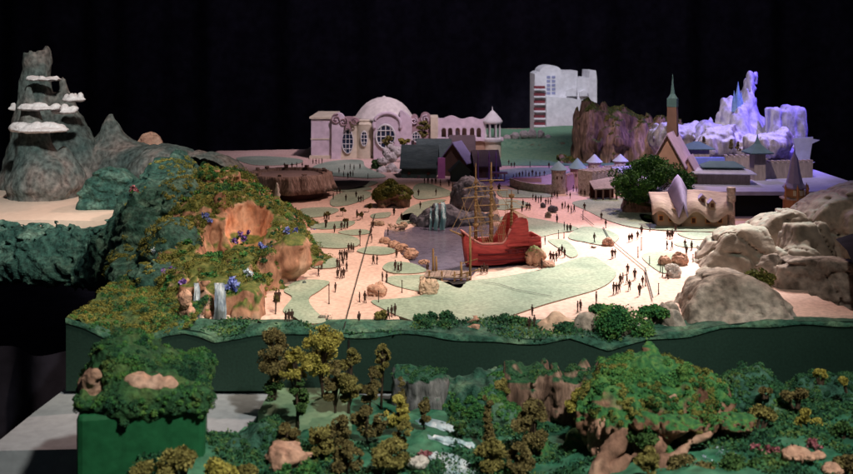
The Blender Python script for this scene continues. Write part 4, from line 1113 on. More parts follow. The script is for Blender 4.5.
def rope(a, c, sag=.004, n=6): mb.tube([np.array(a)*(1-k)+np.array(c)*k-np.array([0, 0, sag*4*k*(1-k)]) for k in np.linspace(0, 1, n)], .0009, 3)
for x, tz in ((-.083, .235), (-.028, .255), (.045, .19)):
    for i in range(5):
        for s in (-1, 1): rope((x, 0, tz), (x+.012+i*.008, s*hb_(x)*.95, sheer(x)), 0)
    for j in range(5):
        k = j/6; rope((x+.012*(1-k), -hb_(x)*.95*(1-k), sheer(x)*(1-k)+tz*k), (x+.044*(1-k), -hb_(x)*.95*(1-k), sheer(x)*(1-k)+tz*k), 0, 2)
rope((-.083, 0, .3), (L0-.045, -.012, .128)); rope((-.083, 0, .24), (L0-.03, -.01, .12)); rope((-.083, 0, .3), (-.028, 0, .22)); rope((-.028, 0, .3), (.045, 0, .18)); rope((-.028, 0, .3), (-.083, 0, .18)); rope((.045, 0, .22), (.12, 0, .19))
for z, a, c in ((.235, -.133, -.033), (.205, -.088, .03), (.255, -.083, .027)):
    for s in (a, c): rope((s, -.008, z), (s*.6-.02, -hb_(0)*.9, .09), .003)
mb.build('rigging', m_rope, ship)
# rocks, dock and posts round the lagoon
for i, (x, y, r, mt, l) in enumerate([(535, 266, (.045, .045, .05), m_orange, 'rough red brown rock touching the ship stern'), (548, 268, (.035, .03, .022), m_pinkrock, 'small pinkish rock in front of the ship stern'),
  (480, 272, (.03, .02, .012), m_tan, 'flat tan rock in front of the ship bow'), (410, 257, (.035, .03, .022), m_pinkrock, 'orange rock on the left shore of the lagoon, nearest'), (402, 251, (.03, .03, .02), m_pinkrock, 'orange rock on the left shore of the lagoon, second nearest'),
  (394, 247, (.03, .03, .017), m_pinkrock, 'orange rock on the left shore of the lagoon, middle'), (385, 243, (.03, .025, .016), m_pinkrock, 'orange rock on the left shore of the lagoon, second farthest'), (424, 264, (.025, .02, .012), m_pinkrock, 'low orange rock near the tall dock posts'),
  (396, 228, (.055, .04, .022), m_tan, 'tan rock shelf at the back left of the lagoon'), (378, 226, (.04, .03, .02), m_tan, 'small tan rock beside the back left path'), (413, 223, (.025, .03, .03), m_bluerock, 'grey rock stack left of the teal waterfalls'),
  (427, 295, (.042, .04, .045), m_tan, 'pointed tan rock on the lawn before the dock'), (378, 297, (.04, .03, .03), m_pinkrock, 'brown rock on the paving near two walking figures'), (379, 291, (.022, .02, .022), m_pinkrock, 'small rock lying on the brown paving rock'),
  (609, 246, (.03, .025, .022), m_pinkrock, 'orange boulder by the seam line on the plaza'), (592, 248, (.02, .012, .007), m_greyrock, 'flat grey stone left of the orange boulder'),
  (553, 213, (.028, .02, .026), m_bluerock, 'round teal grey boulder on the back path'), (548, 218, (.018, .015, .02), m_greyrock, 'small grey boulder in front of the teal one'), (543, 208, (.016, .014, .018), m_bluerock, 'dark boulder behind the teal one'),
  (327, 320, (.032, .03, .013), m_greyrock, 'flat grey stone at the front end of the left lawn'), (304, 284, (.008, .008, .008), m_volcano, 'tiny dark stone on the left lawn'),
  (665, 266, (.028, .028, .026), m_pinkrock, 'orange round boulder beside the big pale rocks, left'), (680, 265, (.036, .034, .034), m_pinkrock, 'orange round boulder beside the big pale rocks, right'), (672, 277, (.034, .034, .032), m_palerock, 'pale round boulder in front of the two orange ones'),
  (711, 252, (.014, .012, .013), m_pinkrock, 'small orange stone by the far end of the pale rocks')]):
    p = at(x, y, gp(x, y)[1]+r[1]*.5); rock('boulder', l, x, y, gp(x, y)[1]+r[1]*.4, tuple(.8*t for t in r), 120+i, mt, .2, sink=.3, facet=.3)
b = gp(449, 279); t = thing('dock', 'plank dock at the front tip of the lagoon with a dark opening below', 'dock', b, -.12)
mb = MB()
for i in range(9): mb.box((-.07+i*.0165, .015, .012), (.0075, .045, .002))
mb.build('planks', m_dock, t)
mb = MB()
for s in (-.06, -.02, .02, .06):
    mb.tube([(s, -.025, -.03), (s, -.025, .03)], .003, 6)
mb.build('piles', m_wood, t)
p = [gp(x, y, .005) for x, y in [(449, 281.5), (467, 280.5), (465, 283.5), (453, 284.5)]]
mb = MB(); mb.add(p, [(0, 1, 2, 3)]); tag(mb.build('dark_patch', m_seam), kind='structure')  # shade of the gap under the dock, painted as a flat dark sheet
for i, (x, y, h_) in enumerate([(433, 275, .085), (436, 275, .06), (470, 280, .17), (461, 281, .06)]):
    t = thing('wooden_post', ['tall brown post at the left end of the dock', 'shorter brown post beside the tall dock post', 'very tall thin tan pole in front of the ship bow', 'short post at the right side of the dock'][i], 'post', gp(x, y), 0, 'wooden posts round the dock')
    mb = MB(); mb.tube([(0, 0, -.01), (.001, 0, h_*.5), (0, 0, h_)], [.0045, .004, .003], 7); mb.build('shaft', m_wood, t, smooth=True)
    if i > 1:
        mb = MB(); mb.tube([(-.03, 0, h_*.3), (.025, .01, h_*.38)], .0018, 5); mb.tube([(-.02, 0, h_*.12), (.03, 0, h_*.2)], .0018, 5); mb.build('crossbar', m_wood, t)
# ================================================================== CASTLE, VILLAGE, FORTRESS
def ctower(label, px, pyb, Y, wpx, hpx, cone, mt, mr):
    b = at(px, pyb, Y); r = wpx*Y/F/2; h = hpx*Y/F; c = cone*Y/F
    t = thing('castle_tower', label, 'tower', b, 0, 'round castle towers')
    mb = MB(); mb.lathe([(r*1.02, -.01), (r*.96, h*.7), (r*1.02, h*.94), (r*1.08, h)], n=22); mb.build('wall', mt, t, smooth=True, auto=40)
    mb = MB(); mb.lathe([(r*1.15, h-.002), (r*1.28, h+.001), (r*.85, h+c*.35), (r*.3, h+c*.8), (r*.03, h+c)], n=22); mb.build('roof', mr, t, smooth=True, auto=40)
    for a in (-1.9, -1.25):
        mb = MB(); mb.box((r*math.cos(a), r*math.sin(a), h*.68), (.002, .003, .007), a); mb.build('window', m_cwin, t)
ctower('front round castle tower with a small teal cone roof beside the low curved wall', 558.6, 193, 4.97, 14.4, 23.5, 8.5, m_stone, m_cone)
ctower('second castle tower with the widest teal cone roof, pinkish wall', 577.5, 188, 5.15, 14.8, 20, 10, m_stonep, m_cone)
ctower('tall back castle tower with a pale cone roof left of centre', 594.5, 180, 5.4, 13, 18, 8, m_stone, m_conew)
ctower('far right castle tower with a pale cone roof next to the big tree', 620.5, 178, 5.4, 12.5, 17, 7, m_stone, m_conew)
def wall_thing(name, label, p0, p1, zt, th, mt, cren=True, cat='wall', n=1, top=None):
    p0 = np.asarray(p0); p1 = np.asarray(p1); d = p1-p0; L_ = np.linalg.norm(d[:2]); rz = math.atan2(d[1], d[0])
    t = thing(name, label, cat, (p0+p1)/2, rz)
    mb = MB(); mb.box((0, 0, zt/2-.005), (L_/2, th/2, zt/2+.005)); mb.build('wall', mt, t)
    if cren:
        k = int(L_/.013); mb = MB()
        for i in range(k):
            if i % 2 == 0: mb.box((-L_/2+(i+.5)*L_/k, 0, zt+.004), (L_/k*.5, th/2+.0015, .0045))
        mb.build('battlement', top or mt, t)
    return t
wall_thing('castle_wall', 'pinkish castle wall with tall slots between the two front towers', gp(565, 191), gp(573, 188.5), .075, .02, m_stonep)
t = wall_thing('castle_gatehouse', 'square grey stone gatehouse right of the castle entrance', gp(585, 195), gp(611, 192), .112, .1, m_stone)
mb = MB(); mb.box((-.03, -.0515, .022), (.011, .002, .022)); mb.build('gate', m_cwin, t)
mb = MB(); mb.box((.035, -.0515, .06), (.005, .002, .011)); mb.build('window', m_cwin, t)
wall_thing('castle_wall', 'long castle wall running behind the big green tree', gp(606, 188), gp(645, 184), .105, .03, m_stone)
wall_thing('castle_wall', 'reddish roofed castle wing between the back towers', gp(597, 181), gp(626, 180), .075, .05, m_stonep, False)
# lean-to porch
t = thing('porch', 'lean to porch with brown sloping roof and posts beside the gatehouse', 'porch', gp(604, 199), .08)
mb = MB(); mb.add([(-.06, -.045, .05), (.06, -.045, .055), (.06, .05, .095), (-.06, .05, .075), (-.06, -.045, .055), (.06, -.045, .06), (.06, .05, .1), (-.06, .05, .08)], [(3, 2, 1, 0), (4, 5, 6, 7), (0, 1, 5, 4), (1, 2, 6, 5), (2, 3, 7, 6), (3, 0, 4, 7)]); mb.build('roof', m_fort, t)
for s in (-.05, -.015, .02, .05):
    mb = MB(); mb.box((s, -.04, .026), (.004, .004, .028)); mb.build('post', m_browng, t)
mb = MB(); mb.box((0, .045, .035), (.058, .004, .035)); mb.build('back_wall', m_cwin, t)
# low curved wall
mb = MB(); P = [gp(x, y) for x, y in [(510, 186), (520, 189.5), (533, 192), (545, 193), (553, 193)]]
q_ = []
for i, p in enumerate(P): q_ += [p+np.array([0, -.012, -.005]), p+np.array([0, -.012, .042]), p+np.array([0, .012, .042]), p+np.array([0, .012, -.005])]
mb.add(q_, sum([[(i*4, i*4+4, i*4+5, i*4+1), (i*4+1, i*4+5, i*4+6, i*4+2), (i*4+2, i*4+6, i*4+7, i*4+3)] for i in range(4)], [])+[(0, 1, 2, 3), (16, 19, 18, 17)])
b0 = P[2]; mb.V[0] = mb.V[0]-b0; o = mb.build('low_wall', m_stone, None, b0); tag(o, 'low curved grey stone wall left of the castle', 'wall')
mb = MB(); mb.box((0, 0, .012), (.075, .02, .012)); o = mb.build('market_stall', m_stonep, None, gp(527, 182)); tag(o, 'low pinkish terrace slab behind the low curved wall', 'terrace')
mb = MB()
for i in range(4): mb.box((-.03+i*.02, 0, .02), (.002, .015, .02))
mb.box((0, 0, .044), (.045, .022, .004)); o = mb.build('pergola', m_stonep, None, gp(499, 181)); tag(o, 'small reddish pergola beside the houses at the back', 'pergola')
# steeple church
b = gp(672, 203); t = thing('steeple_church', 'steep roofed orange church with a dark green spire at the right back', 'church', b, -.42)
mb = MB(); mb.house((0, 0, 0), .22, .14, 0, .2, .325, PI/2); mb.build('wall', m_church, t)
mb = MB(); mb.gable((0, 0), .22, .14, .2, .325, .007, .014, PI/2); mb.build('roof', m_chroof, t)
mb = MB(); mb.house((.085, -.01, 0), .12, .1, 0, .13, .22, PI/2); mb.build('side_wing', m_church, t)
mb = MB(); mb.gable((.085, -.01), .12, .1, .13, .22, .006, .012, PI/2); mb.build('side_roof', m_chroof, t)
mb = MB(); mb.box((-.008, .06, .23), (.03, .03, .23), 0, .7); mb.build('tower', m_browng, t)
mb = MB(); mb.box((-.008, .06, .465), (.0225, .0225, .02)); mb.box((-.008, .06, .435), (.019, .019, .012)); mb.build('belfry', m_spire, t)
mb = MB(); mb.lathe([(.024, .484), (.011, .505), (.005, .55), (.0008, .6)], (-.008, .06, 0), 8); mb.build('spire', m_spire, t)
for s in (-.02, .02):
    mb = MB(); mb.box((s, -.112, .17), (.009, .002, .022)); mb.build('window', m_cwin, t)
hs('white_gable_house', 'small green roofed house with white bargeboards left of the church', 653, 200, 4.85, 10, .08, .15, .21, PI/2, m_wallg, m_spire)
# wavy roofed cottage
b = gp(692, 227); cw = .152; t = thing('wavy_cottage', 'tan cottage with a wavy overhanging roof and a violet lit central gable', 'cottage', b, -.08)
mb = MB(); mb.box((0, .07, .035), (cw-.012, .075, .04)); mb.build('wall', m_cottw, t)
N_1, N_2 = 46, 14; V = []
for i in range(N_1):
    x = -cw-.008+(2*cw+.016)*i/(N_1-1)
    for j in range(N_2):
        k = j/(N_2-1); y = -.03+k*.13
        z = .058+.068*k**.75+.022*math.sin(x*46+1.2)*(1-k)**1.1+.006*math.sin(x*19+1)*k+.006*math.sin(x*31)*(1-k)-.016*max(0, .25-k)/.25
        V.append((x, y, z))
Fc = [(i*N_2+j, (i+1)*N_2+j, (i+1)*N_2+j+1, i*N_2+j+1) for i in range(N_1-1) for j in range(N_2-1)]
mb = MB(); mb.add(V, Fc); o = mb.build('roof', m_cott, t, smooth=True); md = o.modifiers.new('thick', 'SOLIDIFY'); md.thickness = .006; md.offset = 1
mb = MB(); P = []
for i in range(13):
    k = i/12; P.append((-.055+.06*(1-k)*-1*.75, .1-.12*k**1.3, .165-.085*k))
V = []; 
for i in range(13):
    k = i/12; y = .1-.135*k; zt = .2-.06*k-.04*k*k; hw_ = .045*(1-.55*k)
    V += [(-.04-hw_, y, zt-.075+.02*k), (-.04-hw_*.35, y, zt-.018), (-.04, y, zt), (-.04+hw_*.35, y, zt-.018), (-.04+hw_, y, zt-.075+.02*k)]
Fc = [(i*5+j, (i+1)*5+j, (i+1)*5+j+1, i*5+j+1) for i in range(12) for j in range(4)]
mb = MB(); mb.add(V, Fc); o = mb.build('gable_roof', m_purple, t, smooth=True); md = o.modifiers.new('thick', 'SOLIDIFY'); md.thickness = .005  # violet spot light on the centre roof is painted into this colour
for x, z in [(-.125, .036), (-.085, .034), (.005, .028), (.062, .028), (.11, .03)]:
    mb = MB(); mb.box((x, -.0065 if z < .09 else .0, z), (.0105, .002, .0125)); o = mb.build('window', m_cwf, t); mb = MB(); mb.box((x, -.0095 if z < .09 else -.0025, z), (.007, .0015, .009)); mb.build('pane', m_cwin, o)
for x, y, z in [(.045, .03, .104), (.08, .015, .087)]:
    mb = MB(); mb.house((x, y, z), .03, .024, z-.02, z+.012, z+.024, PI/2); o = mb.build('dormer', m_cottw, t); mb = MB(); mb.gable((x, y), .03, .024, z+.012, z+.024, .003, .005, PI/2); mb.build('dormer_roof', m_purple, o)
    mb = MB(); mb.box((x, y-.0165, z+.002), (.006, .002, .008)); mb.build('dormer_window', m_cwin, o)
mb = MB(); mb.lathe([(.016, 0), (.014, .1), (.018, .105), (.018, .125), (.015, .13), (.019, .15), (.017, .16)], (cw+.008, .02, 0), 14); mb.build('chimney', m_stone, t, smooth=True, auto=40)
# raised fortress platform with the black opening in front
zp = .108
b = np.array([1.45, 4.75, 0])
mb = MB(); p0 = at(693, 193, 4.26); 
x0, x1 = (729-CX)*4.27/F, (800-CX)*4.27/F
mb.box((1.45, 4.75, zp-.008), (.5, .46, .008)); mb.box((1.09, 4.6, .045), (.12, .2, .05))
o = mb.build('fortress_platform', m_fdeck, None); tag(o, 'pale grey raised platform carrying the fortress walls', 'platform')
mb = MB(); mb.box(((x0+x1)/2, 4.31, .02), ((x1-x0)/2+.06, .005, .078)); o = mb.build('black_panel', m_black, None); tag(o, 'flat black panel closing the opening below the fortress platform', 'panel')
fy = 4.75
wall_thing('blue_wall', 'smooth blue lit wall at the left end of the fortress', at(686, 178, 4.8)*[1, 1, 0]+[0, 0, zp], at(724, 184, 4.8)*[1, 1, 0]+[0, 0, zp], .088, .03, m_fortb, False)  # blue light falling here is carried by the wall colour
wall_thing('fortress_wall', 'plain brown fortress wall between the blue wall and the square turret', at(724.5, 178, 4.82)*[1, 1, 0]+[0, 0, zp], at(752, 184, 4.82)*[1, 1, 0]+[0, 0, zp], .09, .03, m_fort)
wall_thing('fortress_wall', 'plain brown fortress wall right of the square turret', at(762, 184, 4.7)*[1, 1, 0]+[0, 0, zp], at(811, 184, 4.75)*[1, 1, 0]+[0, 0, zp], .075, .03, m_fort)
t = thing('fortress_turret', 'square fortress turret with flared blue green roof between the two walls', 'turret', at(757.5, 184, 4.66)*[1, 1, 0]+[0, 0, zp], .12)
mb = MB(); mb.box((0, 0, .062), (.027, .027, .067)); mb.build('wall', m_fort, t)
mb = MB(); mb.lathe([(.075, .124), (.078, .129), (.045, .145), (.016, .168), (.006, .19), (.001, .215)], n=4, a0=PI/4); mb.build('roof', m_froof, t)
t = thing('guard_house', 'low hip roofed house with dark green roof on the fortress platform', 'house', at(722, 180, 4.55)*[1, 1, 0]+[0, 0, zp], -.12)
mb = MB(); mb.box((0, 0, .024), (.115, .05, .026)); mb.build('wall', m_fort, t)
def hip(z0, z1, a, b_, c_, d_): mb = MB(); mb.add([(-a, -b_, z0), (a, -b_, z0), (a, b_, z0), (-a, b_, z0), (-c_, -d_, z1), (c_, -d_, z1), (c_, d_, z1), (-c_, d_, z1), (-a, -b_, z0-.004), (a, -b_, z0-.004), (a, b_, z0-.004), (-a, b_, z0-.004)], [(0, 1, 5, 4), (1, 2, 6, 5), (2, 3, 7, 6), (3, 0, 4, 7), (4, 5, 6, 7), (8, 9, 1, 0), (9, 10, 2, 1), (10, 11, 3, 2), (11, 8, 0, 3), (11, 10, 9, 8)]); return mb
hip(.052, .07, .14, .075, .08, .035).build('lower_roof', m_fdeck, t)
mb = hip(.078, .1, .095, .05, .055, .008); mb.box((0, 0, .07), (.07, .03, .008)); mb.build('upper_roof', m_froof, t)
t = thing('blue_hall', 'small hipped roof hall rising behind the blue wall', 'hall', at(697, 172, 4.95)*[1, 1, 0]+[0, 0, zp], 0)
mb = MB(); mb.box((0, 0, .06), (.05, .04, .06)); mb.build('wall', m_fort, t)
mb = hip(.118, .15, .075, .055, .012, .008); mb.box((0, 0, .11), (.04, .03, .012)); mb.build('roof', m_froof, t)
for lab, pts_, Y in [('pale violet trapezoid board standing at the right end of the fortress', [(793, 138), (813, 137), (809, 163), (797, 163)], 4.95), ('thin triangular pale board sticking out right of the trapezoid', [(806, 138), (820, 140), (809, 145)], 5.1), ('small grey triangular board right of the fortress wall', [(800, 162), (815, 162), (805, 168)], 4.85)]:
    P = [at(x, y, Y) for x, y in pts_]; c = np.mean(P, 0)
    mb = MB(); mb.prism([(p[0]-c[0], p[2]-c[2]) for p in P][::-1], -.003, .003); o = mb.build('loose_board', m_sail, None, c); tag(o, lab, 'board')
# little spired tower at the right
b = at(794.5, 207, 4.12); t = thing('spired_tower', 'small ornate orange tower with a tall blue spire above the pale rocks', 'tower', b, .3)
mb = MB(); mb.lathe([(.048, -.05), (.046, .03), (.05, .034), (.04, .05), (.036, .08)], n=8); mb.build('wall', m_rope2, t)
mb = MB(); mb.lathe([(.06, .034), (.06, .04), (.052, .042)], n=8); mb.build('balcony', m_stone, t)
mb = MB(); mb.lathe([(.046, .078), (.048, .084), (.034, .1), (.024, .14), (.014, .2), (.004, .22), (.0015, .245), (.0005, .26)], n=8); mb.build('spire', m_purple, t)
for a in (-2.2, -1.5, -.8):
    mb = MB(); mb.box((.038*math.cos(a), .038*math.sin(a), .062), (.003, .006, .011), a); mb.build('window', m_hcream, t)
for a in (-2.9, -2.0, -1.0, -.1):
    mb = MB(); mb.lathe([(.004, .034), (.004, .075), (.006, .08), (.0005, .1)], (.055*math.cos(a), .055*math.sin(a), 0), 6); mb.build('pinnacle', m_rope2, t)
# snow mountain
sy = 5.7
def snow(P):
    f = cap(P, at(749, 77, sy), at(748, 106, sy), .024, .05)
    f = smin(f, cap(P, at(748, 104, sy), at(744, 145, sy), .048, .17), .03)
    f = smin(f, cap(P, at(729, 106, sy), at(722, 140, sy), .014, .1), .03)
    f = smin(f, cap(P, at(712, 121, sy), at(702, 140, sy), .02, .08), .03)
    f = smin(f, cap(P, at(737, 96, sy+.02), at(736, 130, sy), .006, .06), .015)
    f = smin(f, cap(P, at(719, 118, sy), at(716, 135, sy), .006, .05), .015)
    f = smin(f, cap(P, at(744, 112, sy-.12), at(735, 140, sy-.2), .02, .06), .02)
    f = smin(f, ell(P, at(745, 146, sy-.05), (.3, .25, .09)), .05)
    return f
V, Fq = sdf(snow, (1.4, 5.3, .05), (2.25, 6.1, .62), .0085, lambda X, Y, Z: -.05*np.abs(vn(X*11, Y*11, Z*4.5, 133))-.022*np.abs(vn(X*26, Y*26, Z*9, 134))+.012*fbm(X, Y, Z, 14, 2, 131)+.012, .07)
solid('snow_mountain', V, Fq, m_snow, 'white snow covered mountain with one tall rounded peak', 'mountain')
def nblock(P):
    f = None
    for x, yt, w_ in ((770, 105, 6), (781, 107, 7), (787, 103, 5), (797, 106, 6.5)):
        a = at(x, yt, 5.55); q_ = sbox(P, (a[0], 5.55+.01*(x-785)/5, a[2]-.16), (w_*.0062, .07, .16), .025)
        f = q_ if f is None else smin(f, q_, .018)
    return f
V, Fq = sdf(nblock, (1.75, 5.3, .05), (2.3, 5.8, .46), .008, lambda X, Y, Z: .016*(fbm(X, Y, Z*.5, 9, 3, 140)+.5*np.abs(vn(X*16, Y*16, Z*7, 141))), .05)
solid('snow_block', V, Fq, m_snow, 'broad smooth snowy block with notched top right of the snow peak', 'mountain')
def srocks(P):
    f = ell(P, at(766, 145, 5.2), (.1, .1, .075))
    f = smin(f, ell(P, at(780, 143, 5.25), (.07, .1, .08)), .02)
    for x, y, r in [(668, 128, .1), (695, 129, .115), (720, 136, .12), (742, 141, .1), (785, 146, .09)]:
        f = smin(f, ell(P, at(x, y+12, 5.75 if x < 700 else 5.4), (r*1.2, .14, r)), .03)
    return f
V, Fq = sdf(srocks, (1.05, 4.95, .0), (2.15, 6.0, .36), .0105, lambda X, Y, Z: .034*(.4*fbm(X, Y, Z, 12, 3, 151)+.7*fbm(X, Y, Z*.5, 18, 3, 152, True)*.6)-.005, .07)
solid('snowy_crags', V, Fq, m_snowrock, 'grey crags capped with snow below the snow mountain', 'rock')
b = at(737, 108, 5.6); t = thing('ice_palace', 'small blue ice palace spire left of the snow peak', 'palace', b)
for i, (dx, r, h_) in enumerate([(0, .018, .15), (-.022, .012, .1), (.018, .011, .095)]):
    mb = MB(); mb.lathe([(r*1.3, -.02), (r, h_*.4), (r*.55, h_*.6), (.0005, h_)], (dx, -.02, 0), 6); mb.build('spire', m_ice, t)
for i, (x, y, Y) in enumerate([(704, 141, 5.3), (731, 144, 5.2), (738, 146, 5.15)]):
    tree('pine_tree', ['dark small pine on the crags above the blue hall', 'dark small pine in the middle of the crags', 'dark small pine right above the fortress wall'][i], x, y+6, y-5, Y, 6, m_brownl, 5, .15, .006, .5, 'pines on the snowy crags', True)
# big green tree on a brown rock mound
rock('tree_mound', 'brown cracked rock mound at the foot of the big green tree', 636, 217, 4.45, (.1, .07, .055), 161, m_brownrock, .25, sink=.3)
tree('broad_tree', 'broad deep green tree spreading in front of the cottage', 651, 212, 159, 4.40, 84, m_leaf, 34, .25, .0075, .9, spread=.47)
bush('dark bush left of the cottage wall under the tree', 645, 222, 4.25, 16, 12, m_greenl, 400, .006)
for i, (x, y, w_) in enumerate([(533, 191, 8), (546, 192, 9)]): bush(['dark round shrub in front of the low curved wall', 'olive round shrub in front of the low curved wall'][i], x, y, 5.05, w_, 6, [m_brownl, m_olive][i], 260, .006)
# ================================================================== ROCKS ALONG THE RIGHT AND THE FRONT EDGE
def crag(P, poly, Ym, hd, tilt=.75, yaw=0.0, rd_=.012):
    """flat faced rock: convex outline (as seen, at depth Ym) with a sloping front face"""
    pts = np.array([at(x, y, Ym)[[0, 2]] for x, y in poly]); n = len(pts)
    ar = sum(pts[i-1][0]*pts[i][1]-pts[i][0]*pts[i-1][1] for i in range(n))
    if ar < 0: pts = pts[::-1]
    f = None
    c0 = pts.mean(0); top_ = pts[:, 1].max()
    for i in range(n):
        a, b_ = pts[i], pts[(i+1) % n]; e = b_-a; nn = np.array([e[1], -e[0]])/np.hypot(*e)
        k_ = -.12*max(0, nn[1])
        m_ = math.sqrt(1+k_*k_)
        d = ((P[0]-a[0])*nn[0]+(P[2]-a[1])*nn[1]-k_*(P[1]-Ym))/m_ if nn[1] > 0 else (P[0]-a[0])*nn[0]+(P[2]-a[1])*nn[1]
        f = d if f is None else smax(f, d, rd_)
    nv = np.array([math.sin(yaw), -math.cos(yaw), tilt]); nv /= np.linalg.norm(nv)
    f = smax(f, (P[0]-c0[0])*nv[0]+(P[1]-Ym+hd*.45)*nv[1]+(P[2]-c0[1]-(top_-c0[1])*.35)*nv[2], rd_)
    f = smax(f, -(P[1]-Ym)-hd*1.3, rd_)
    return smax(f, P[1]-Ym-hd, rd_)
def slab(label, parts, lo, hi, seed, mt, h=.009, amp=.02, k=.04, cuts=(), moss=None, name='boulder', fac=.9):
    g_ = np.random.RandomState(seed)
    pn = g_.normal(size=(len(parts), 14, 3)); pn /= np.linalg.norm(pn, axis=2)[:, :, None]; po = g_.uniform(.6, .95, (len(parts), 14))
    def base(P):
        f = None
        for i, (kind, *a) in enumerate(parts):
            q_ = cap(P, *a) if kind == 'c' else ell(P, *a) if kind == 'e' else crag(P, *a) if kind == 'p' else sbox(P, *a)
            if kind == 'e' and fac:
                c, r = a
                for n, o in zip(pn[i], po[i]):
                    q_ = smax(q_, ((P[0]-c[0])/r[0]*n[0]+(P[1]-c[1])/r[1]*n[1]+(P[2]-c[2])/r[2]*n[2]-o)*min(r)*fac, .09*min(r))
            f = q_ if f is None else smin(f, q_, k)
        for p, n in cuts:
            n = np.asarray(n, float); n /= np.linalg.norm(n)
            f = smax(f, (P[0]-p[0])*n[0]+(P[1]-p[1])*n[1]+(P[2]-p[2])*n[2], .012)
        return f
    def disp(X, Y, Z):
        cr = vn(X*7+Z*4, Y*7, Z*9, seed+11); c2 = vn(X*17+3, Y*17, Z*17, seed+17)
        a_ = np.abs(vn(X*5.5, Y*5.5, Z*5.5, seed+23))
        return amp*(.35*fbm(X, Y, Z, 6, 3, seed)+.7*a_-.25+.3*fbm(X, Y, Z, 14, 3, seed+3, True)*.6)+.007*fbm(X, Y, Z, 28, 3, seed+31)*.6+.02*np.exp(-(cr/.035)**2)+.009*np.exp(-(c2/.05)**2)
    V, Fq = sdf(base, lo, hi, h, disp, .09)
    b = np.array([V[:, 0].mean(), V[:, 1].mean(), V[:, 2].min()])
    o = solid(name, V, Fq, mt, label, 'rock', b)
    if moss: moss_on(V, Fq, moss[0], moss[1], b, moss[2], o, nz=moss[3], sc=9, thr=moss[4], lift=.012)
    return o
m_sand = mat('warm_pale_rock', [(.15, .125, .1), (.25, .21, .165), (.33, .28, .23), (.23, .2, .17)], sc=7, bsc=36, rough=.85, bump=.45, mottle=.3, up=([(.2, .25, .21), (.28, .29, .24), (.33, .3, .25)], .72, .95))
slab('big pale leaning rock slab with a sharp cut right edge above the orange boulders', [('p', [(680, 294), (700, 262), (726, 233), (744, 226.5), (766, 226), (772, 300)], 3.34, .16, .8, -.35), ('e', at(700, 286, 3.2), (.07, .1, .04))], (.72, 2.98, -.03), (1.28, 3.6, .24), 171, m_sand, .0072, .012, .03)
slab('pale tilted rock slab behind the big leaning one, below the spired tower', [('p', [(745, 238), (770, 217), (795, 208), (804, 215), (808, 275), (745, 275)], 3.62, .16, .6, -.3)], (1.02, 3.3, -.03), (1.56, 3.92, .26), 172, m_sand, .008, .012, .03)
slab('huge pale angular rock mass rising to the far right edge', [('p', [(797, 235), (803, 216), (824, 198), (853, 187), (910, 176), (910, 285), (797, 285)], 3.66, .22, .45, .12), ('p', [(838, 250), (846, 214), (880, 200), (915, 200), (915, 290), (838, 290)], 3.5, .14, .5, -.3)], (1.2, 3.2, -.05), (1.95, 4.05, .34), 173, m_sand, .009, .014, k=.02)
slab('flat faced brownish block rock in front of the huge right rock mass', [('p', [(783, 262), (792, 225), (824, 222), (834, 262)], 3.32, .12, .35, .3), ('p', [(772, 270), (780, 250), (812, 247), (822, 272)], 3.2, .1, .5, -.3)], (1.02, 3.0, -.05), (1.48, 3.5, .24), 174, m_sand, .0075, .012)
slab('dark grey block rock in the shade at the right', [('p', [(766, 300), (776, 260), (815, 257), (872, 264), (872, 306)], 3.08, .13, .3, -.15)], (.94, 2.82, -.06), (1.5, 3.3, .14), 175, m_greyrock, .008, .014)
slab('small dark grey rock between the pale slabs and the shaded block', [('e', at(770, 264, 3.12), (.055, .06, .04))], (.96, 2.98, -.03), (1.16, 3.26, .14), 176, m_greyrock, .0065, .014)
slab('large cracked grey boulder at the right end of the front edge', [('p', [(676, 338), (682, 310), (697, 286), (724, 272), (750, 275), (772, 288), (784, 338)], 2.76, .16, 1.0, -.25), ('p', [(742, 338), (752, 300), (774, 286), (790, 305), (798, 338)], 2.72, .1, .8, .3), ('p', [(654, 342), (664, 308), (676, 304), (690, 342)], 2.66, .07, .7, -.2)], (.5, 2.55, -.05), (1.12, 3.05, .2), 177, m_greyrock, .007, .014, .012)
slab('tall pointed grey boulder behind the green bush on the front edge', [('e', at(666, 326, 2.66), (.045, .05, .06))], (.5, 2.56, -.05), (.76, 2.78, .1), 178, m_pinkrock if False else m_greyrock, .006, .02)
slab('wide tilted grey boulder left of the green bush on the front edge', [('c', at(588, 328, 2.62), at(622, 338, 2.6), .035, .03)], (.32, 2.53, -.06), (.62, 2.74, .08), 179, m_greyrock, .006, .02)
slab('brown peaked rock on the front edge right of the pointed bed', [('c', at(556, 316, 2.68), at(556, 330, 2.66), .012, .045), ('c', at(545, 330, 2.66), at(580, 330, 2.66), .022, .022)], (.2, 2.55, -.04), (.48, 2.8, .06), 180, m_tan, .006, .012)
slab('reddish brown rock half buried in the moss of the front edge', [('e', at(471, 327, 2.62), (.045, .04, .034))], (.03, 2.53, -.05), (.22, 2.72, .06), 181, m_pinkrock, .006, .014)
slab('pale stone at the foot of the green bush on the front edge', [('e', at(637, 332, 2.6), (.02, .025, .025))], (.48, 2.53, -.06), (.6, 2.68, .04), 182, m_palerock, .005, .012)
bush('dense bright green bush spilling over the front edge', 622, 342, 2.60, 64, 44, m_mossg, 4500, .0045)
bush('low green bush left of the tilted grey boulder', 600, 318, 2.66, 26, 18, m_mossg, 900, .0055)
bush('low green bush between the tilted boulder and the pointed boulder', 654, 318, 2.64, 30, 18, m_mossg, 1000, .0055)
bush('olive moss bush on the crest of the large grey boulder', 757, 288, 2.9, 40, 22, m_moss, 1200, .0055)
bush('dark green moss hump left of the reddish brown rock', 438, 326, 2.66, 60, 14, m_mossd, 1500, .005)
